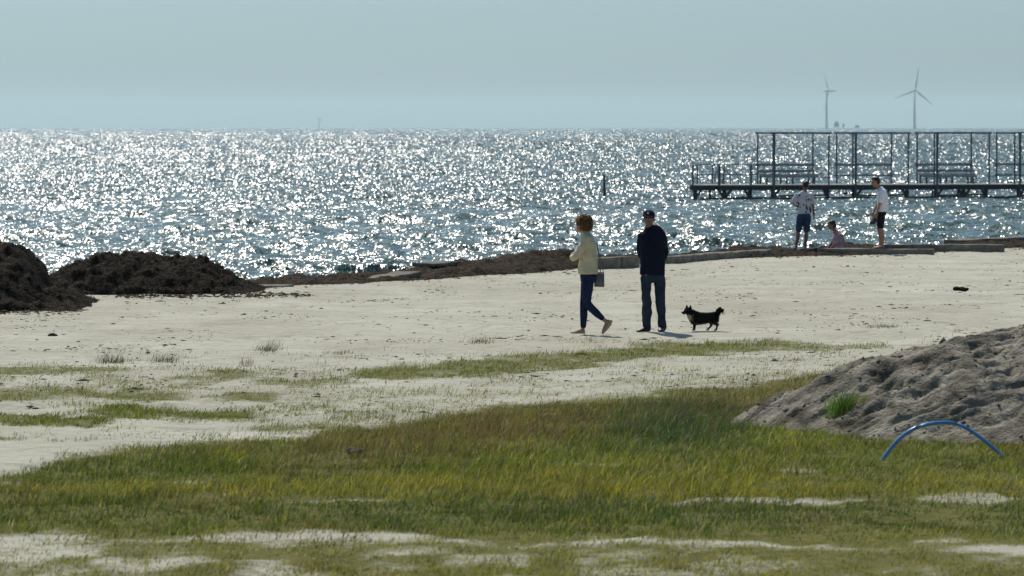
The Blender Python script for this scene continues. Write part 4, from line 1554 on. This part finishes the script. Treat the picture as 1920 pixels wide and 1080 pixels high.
# ---- boy in white, seen from the side facing left, standing on the kerb
boyC = empty("person", (0, 0, 0))
pk = on_ground(1600, 476)
cx_ = at_depth(1650, 467, pk.y + .13)
boyC.location = (cx_.x, pk.y + .13, .128)
b = MB()
P, rz = head(b, (-.115, 0, 1.565), (-1, -.08, 0), R(-22), .95)
b.loft([(-.01, 0, 1.38, .055, .058), (-.045, 0, 1.45, .05, .05), (-.08, 0, 1.52, .05, .05)], 12)
b.loft([(.03, 0, .90, .10, .13), (.045, 0, 1.05, .09, .125), (.05, 0, 1.22, .10, .14), (.035, 0, 1.34, .085, .145), (.0, 0, 1.41, .055, .08)], 14)
limb(b, [(.01, -.17, 1.34, .043), (-.02, -.21, 1.07, .036), (-.10, -.19, .83, .026)], 10)
limb(b, [(.01, .17, 1.34, .043), (-.03, .21, 1.07, .036), (-.14, .17, .85, .026)], 10)
hand(b, (-.10, -.19, .83), (-.35, .1, -1), (0, -1, 0), 1, .95, .8)
hand(b, (-.14, .17, .85), (-.35, -.1, -1), (0, 1, 0), -1, .95, .6)
for y in (-.085, .085):
    k = .01 if y < 0 else -.02
    limb(b, [(.02, y, .86, .078), (.0 + k, y, .47, .052), (.045 + k, y, .29, .053), (.035 + k, y, .07, .031)], 10)
    b.loft([(.075 + k, y, .04, .030, .036), (-.0 + k, y, .038, .034, .032), (-.10 + k, y, .022, .042, .019), (-.155 + k, y, .012, .032, .010)], 10, ref=(0, 1, 0))
b.fuse("body", M['skin'], boyC, .009, 2, .45)
face_marks(P, rz, boyC, .95)
b = MB()
b.ball((-.095, 0, 1.62), (.092, .080, .078), (0, R(-12), 0), 14); b.ball((-.055, 0, 1.575), (.062, .072, .072), None, 12); b.ball((-.155, 0, 1.655), (.05, .06, .035), None, 10)
b.fuse("hair", M['dark_hair'], boyC, .008, 1, .7, .008, 40, 8)
b = MB()
b.loft([(.045, 0, .865, .128, .165, 2.4), (.055, 0, .97, .130, .160, 2.4), (.060, 0, 1.12, .128, .160, 2.3), (.055, 0, 1.25, .128, .170, 2.3), (.035, 0, 1.34, .110, .165, 2.3), (.005, 0, 1.40, .075, .10), (-.015, 0, 1.435, .06, .062)], 22)
limb(b, [(.015, -.165, 1.335, .064), (.0, -.195, 1.24, .066), (-.008, -.21, 1.14, .068)], 12)
limb(b, [(.015, .165, 1.335, .064), (.0, .195, 1.24, .066), (-.008, .21, 1.14, .068)], 12)
b.fuse("shirt", M['white_cloth'], boyC, .010, 2, .6, .010, 8, 57)
b = MB()
b.loft([(.03, 0, .78, .115, .155, 2.3), (.035, 0, .85, .115, .158, 2.3), (.04, 0, .91, .110, .150, 2.3)], 18)
for y in (-.085, .085):
    limb(b, [(.025, y, .80, .096), (.012, y, .64, .088), (.005, y, .53, .080)], 14)
b.fuse("shorts", M['black_cloth'], boyC, .010, 2, .6, .008, 9, 67)
tag(boyC, "person standing sideways in white t-shirt and black shorts on the kerb", "person")

sh = empty("dark_shoes", (boyC.location.x - .14, boyC.location.y - .19, boyC.location.z + .60))
for q, dx in ((-1, 0.0), (1, -.03)):
    b = MB()
    b.loft([(.0 + dx, q * .035, .12, .03, .03), (.01 + dx, q * .035, .07, .042, .035), (-.03 + dx, q * .035, .02, .05, .034), (-.09 + dx, q * .035, -.01, .035, .022)], 12)
    b.fuse("shoe", M['shoe_dark'], sh, .009, 1, .7)
tag(sh, "pair of dark shoes held by the person in white t-shirt", "shoes")

# ---- boy in pink, sitting low in the dug hollow
boyB = empty("person", (0, 0, 0))
pb = at_depth(1572, 467, PITY)
boyB.location = (pb.x - .05, PITY, -.17)
b = MB()
P, rz = head(b, (-.115, 0, .80), (-1, -.15, 0), R(-32), .93)
b.loft([(-.02, 0, .62, .055, .055), (-.055, 0, .69, .05, .05), (-.09, 0, .75, .05, .05)], 12)
b.loft([(.07, 0, .06, .12, .15), (.085, 0, .22, .10, .13), (.08, 0, .40, .10, .14), (.045, 0, .55, .085, .145), (.0, 0, .63, .055, .08)], 14)
limb(b, [(.02, -.16, .56, .042), (-.06, -.20, .33, .036), (-.21, -.14, .20, .026)], 10)
limb(b, [(.02, .16, .56, .042), (-.10, .20, .36, .036), (-.24, .12, .20, .026)], 10)
hand(b, (-.21, -.14, .20), (-1, .2, -.3), (0, 0, 1), -1, .92, .5)
hand(b, (-.24, .12, .20), (-1, -.2, -.3), (0, 0, 1), 1, .92, .5)
for y in (-.10, .10):
    limb(b, [(.05, y, .09, .085), (-.30, y * 1.5, .16, .058), (-.22, y * 1.9, -.02 + .07, .045), (-.52, y * 1.2, .05, .032)], 10)
    b.loft([(-.50, y * 1.2, .03, .03, .035), (-.56, y * 1.2, .05, .034, .03), (-.60, y * 1.3, .10, .038, .02), (-.62, y * 1.3, .15, .03, .012)], 10, ref=(0, 1, 0))
b.fuse("body", M['skin_tan'], boyB, .009, 2, .45)
face_marks(P, rz, boyB, .93)
b = MB()
b.ball((-.105, 0, .855), (.092, .082, .080), (0, R(-20), 0), 14); b.ball((-.06, 0, .80), (.062, .072, .072), None, 12); b.ball((-.175, 0, .865), (.045, .06, .035), None, 10)
b.fuse("hair", M['dark_hair'], boyB, .008, 1, .7, .008, 40, 9)
b = MB()
b.loft([(.080, 0, .02, .135, .165, 2.4), (.090, 0, .15, .125, .155, 2.4), (.095, 0, .30, .122, .158, 2.3), (.080, 0, .44, .122, .168, 2.3), (.045, 0, .56, .105, .165, 2.3), (.01, 0, .625, .075, .10), (-.015, 0, .665, .06, .062)], 22)
limb(b, [(.025, -.16, .555, .060), (.0, -.185, .47, .062), (-.03, -.195, .39, .064)], 12)
limb(b, [(.025, .16, .555, .060), (-.01, .185, .47, .062), (-.05, .195, .40, .064)], 12)
b.fuse("shirt", M['pink'], boyB, .010, 2, .6, .010, 8, 77)
b = MB()
b.loft([(.06, 0, .0, .14, .17, 2.3), (.06, 0, .08, .14, .17, 2.3), (.07, 0, .15, .12, .15, 2.3)], 18)
for y in (-.10, .10):
    limb(b, [(.05, y, .09, .098), (-.12, y * 1.25, .125, .088), (-.24, y * 1.4, .15, .078)], 14)
b.fuse("shorts", M['black_cloth'], boyB, .010, 2, .6, .008, 9, 87)
tag(boyB, "person in pink shirt sitting low in a hollow behind the kerb, head bowed", "person")

# ------------------------------------------------------------------ dog
M['fur'] = mat("black_fur", (.005, .004, .004), (.010, .008, .007), rough=.85, scale=30, spec=.08)
M['tan_fur'] = mat("pale_tan_fur", (.32, .24, .16), (.44, .35, .25), rough=.85, scale=30)
M['fur_hair'] = blade_mat("dog_hair", .05, .8, .05)
M['tongue'] = mat("tongue_pink", (.35, .10, .10), (.42, .14, .13), rough=.5, scale=20)
dog = empty("dog", (0, 0, 0))
place(dog, 1317, 623)
b = MB()
# trunk: deep chest narrowing to the belly; faces -X
b.loft([(-.180, 0, .205, .040, .045), (-.145, 0, .190, .072, .086), (-.08, 0, .182, .078, .098), (.02, 0, .186, .072, .084), (.11, 0, .198, .066, .074), (.18, 0, .200, .068, .080), (.230, 0, .198, .045, .055)], 16, ref=(0, 1, 0))
b.loft([(-.10, 0, .215, .066, .078), (-.165, 0, .255, .056, .064), (-.205, 0, .285, .050, .050)], 14, ref=(0, 1, 0))     # neck
b.ball((-.218, 0, .295), (.054, .050, .048), None, 14)                                                                # skull
b.loft([(-.245, 0, .283, .032, .030), (-.275, 0, .270, .023, .020), (-.300, 0, .263, .016, .014)], 10, ref=(0, 1, 0))  # muzzle
b.loft([(-.235, 0, .262, .022, .012), (-.280, 0, .243, .012, .007)], 8, ref=(0, 1, 0))                                # open jaw
for y in (-.05, .05):     # front legs
    x = -.125 if y < 0 else -.108
    b.loft([(x, y, .19, .032, .036), (x + .008, y, .12, .021, .025), (x, y, .07, .015, .017), (x - .004, y, .025, .014, .015), (x - .012, y, .012, .018, .022)], 10, ref=(0, 1, 0))
for y, dx in ((-.052, .0), (.052, -.105)):  # hind legs: knee forward, hock back
    kx, hx, fx = .165 + dx * .45, .215 + dx * .75, .200 + dx * 1.05
    b.loft([(.185 + dx * .1, y, .205, .036, .055), (kx, y, .135, .028, .038), (hx, y, .082, .015, .018), (fx + .002, y, .028, .013, .014), (fx - .014, y, .011, .017, .021)], 10, ref=(0, 1, 0))
# tail curled over the back
b.tube([(.205, 0, .225), (.222, 0, .262), (.232, 0, .295), (.258, 0, .312), (.282, 0, .300), (.278, 0, .278)], [.030, .034, .038, .040, .034, .020], 10)
body = b.fuse("body", M['fur'], dog, .006, 2, .6)
for y in (-.030, .030):
    b = MB()
    ex = -.228 if y > 0 else -.180
    b.loft([(ex, y, .318, .026, .012), (ex + .003, y * 1.15, .350, .017, .008), (ex, y * 1.25, .382, .003, .003)], 10, ref=(1, 0, 0))
    b.build("ear", M['fur'], dog, True)
MB().ball((-.178, 0, .200), (.042, .070, .064), (0, R(-28), 0), 12).build("chest_patch", M['tan_fur'], dog, True)
for x, y in ((-.137, -.05), (-.120, .05), (.186, -.052), (.076, .052)):
    MB().ball((x, y, .016), (.024, .019, .014), None, 10).build("paw", M['tan_fur'], dog, True)
MB().ball((-.306, 0, .268), (.007, .009, .007), None, 8).build("nose", M['shoe_dark'], dog, True)
MB().ball((-.280, 0, .2520), (.016, .009, .004), (0, R(-14), 0), 8).build("tongue", M['tongue'], dog, True)
for y in (-.030, .030):
    MB().ball((-.256, y * .9, .300), .006, None, 8).build("eye", M['eye'], dog, True)
me = body.data
nv = len(me.vertices)
co = np.zeros(nv * 3, np.float32); nr = np.zeros(nv * 3, np.float32)
me.vertices.foreach_get("co", co); me.vertices.foreach_get("normal", nr)
co, nr = co.reshape(-1, 3), nr.reshape(-1, 3)
pool = np.nonzero((co[:, 2] > .09) & (co[:, 0] > -.235))[0]
idx = rng.choice(pool, 7000)
back = nr[idx] * .9 + np.array([.8, 0, -.35])
back /= np.linalg.norm(back, axis=1, keepdims=True)
Pn = co[idx]
pale = (Pn[:, 0] < -.13) & (Pn[:, 2] < .25) & (Pn[:, 2] > .14)
under = (Pn[:, 2] < .135) & (rng.uniform(0, 1, len(idx)) < .35)
tint = np.where((pale | under)[:, None], np.array([.30, .22, .15]), np.array([.007, .005, .004])) * rng.uniform(.5, 1.5, len(idx))[:, None]
L = np.where(Pn[:, 0] > .21, .018, .009) * np.where(Pn[:, 2] < .15, 1.2, 1)
V, F, T = strands(Pn, back * 2.2, L, tint, .005)
so = link_mesh("fur", np_mesh("fur", V, F, T), M['fur_hair'], dog)
so["kind"] = "stuff"
tag(dog, "small black dog with pale chest and curled tail on the sand", "dog")
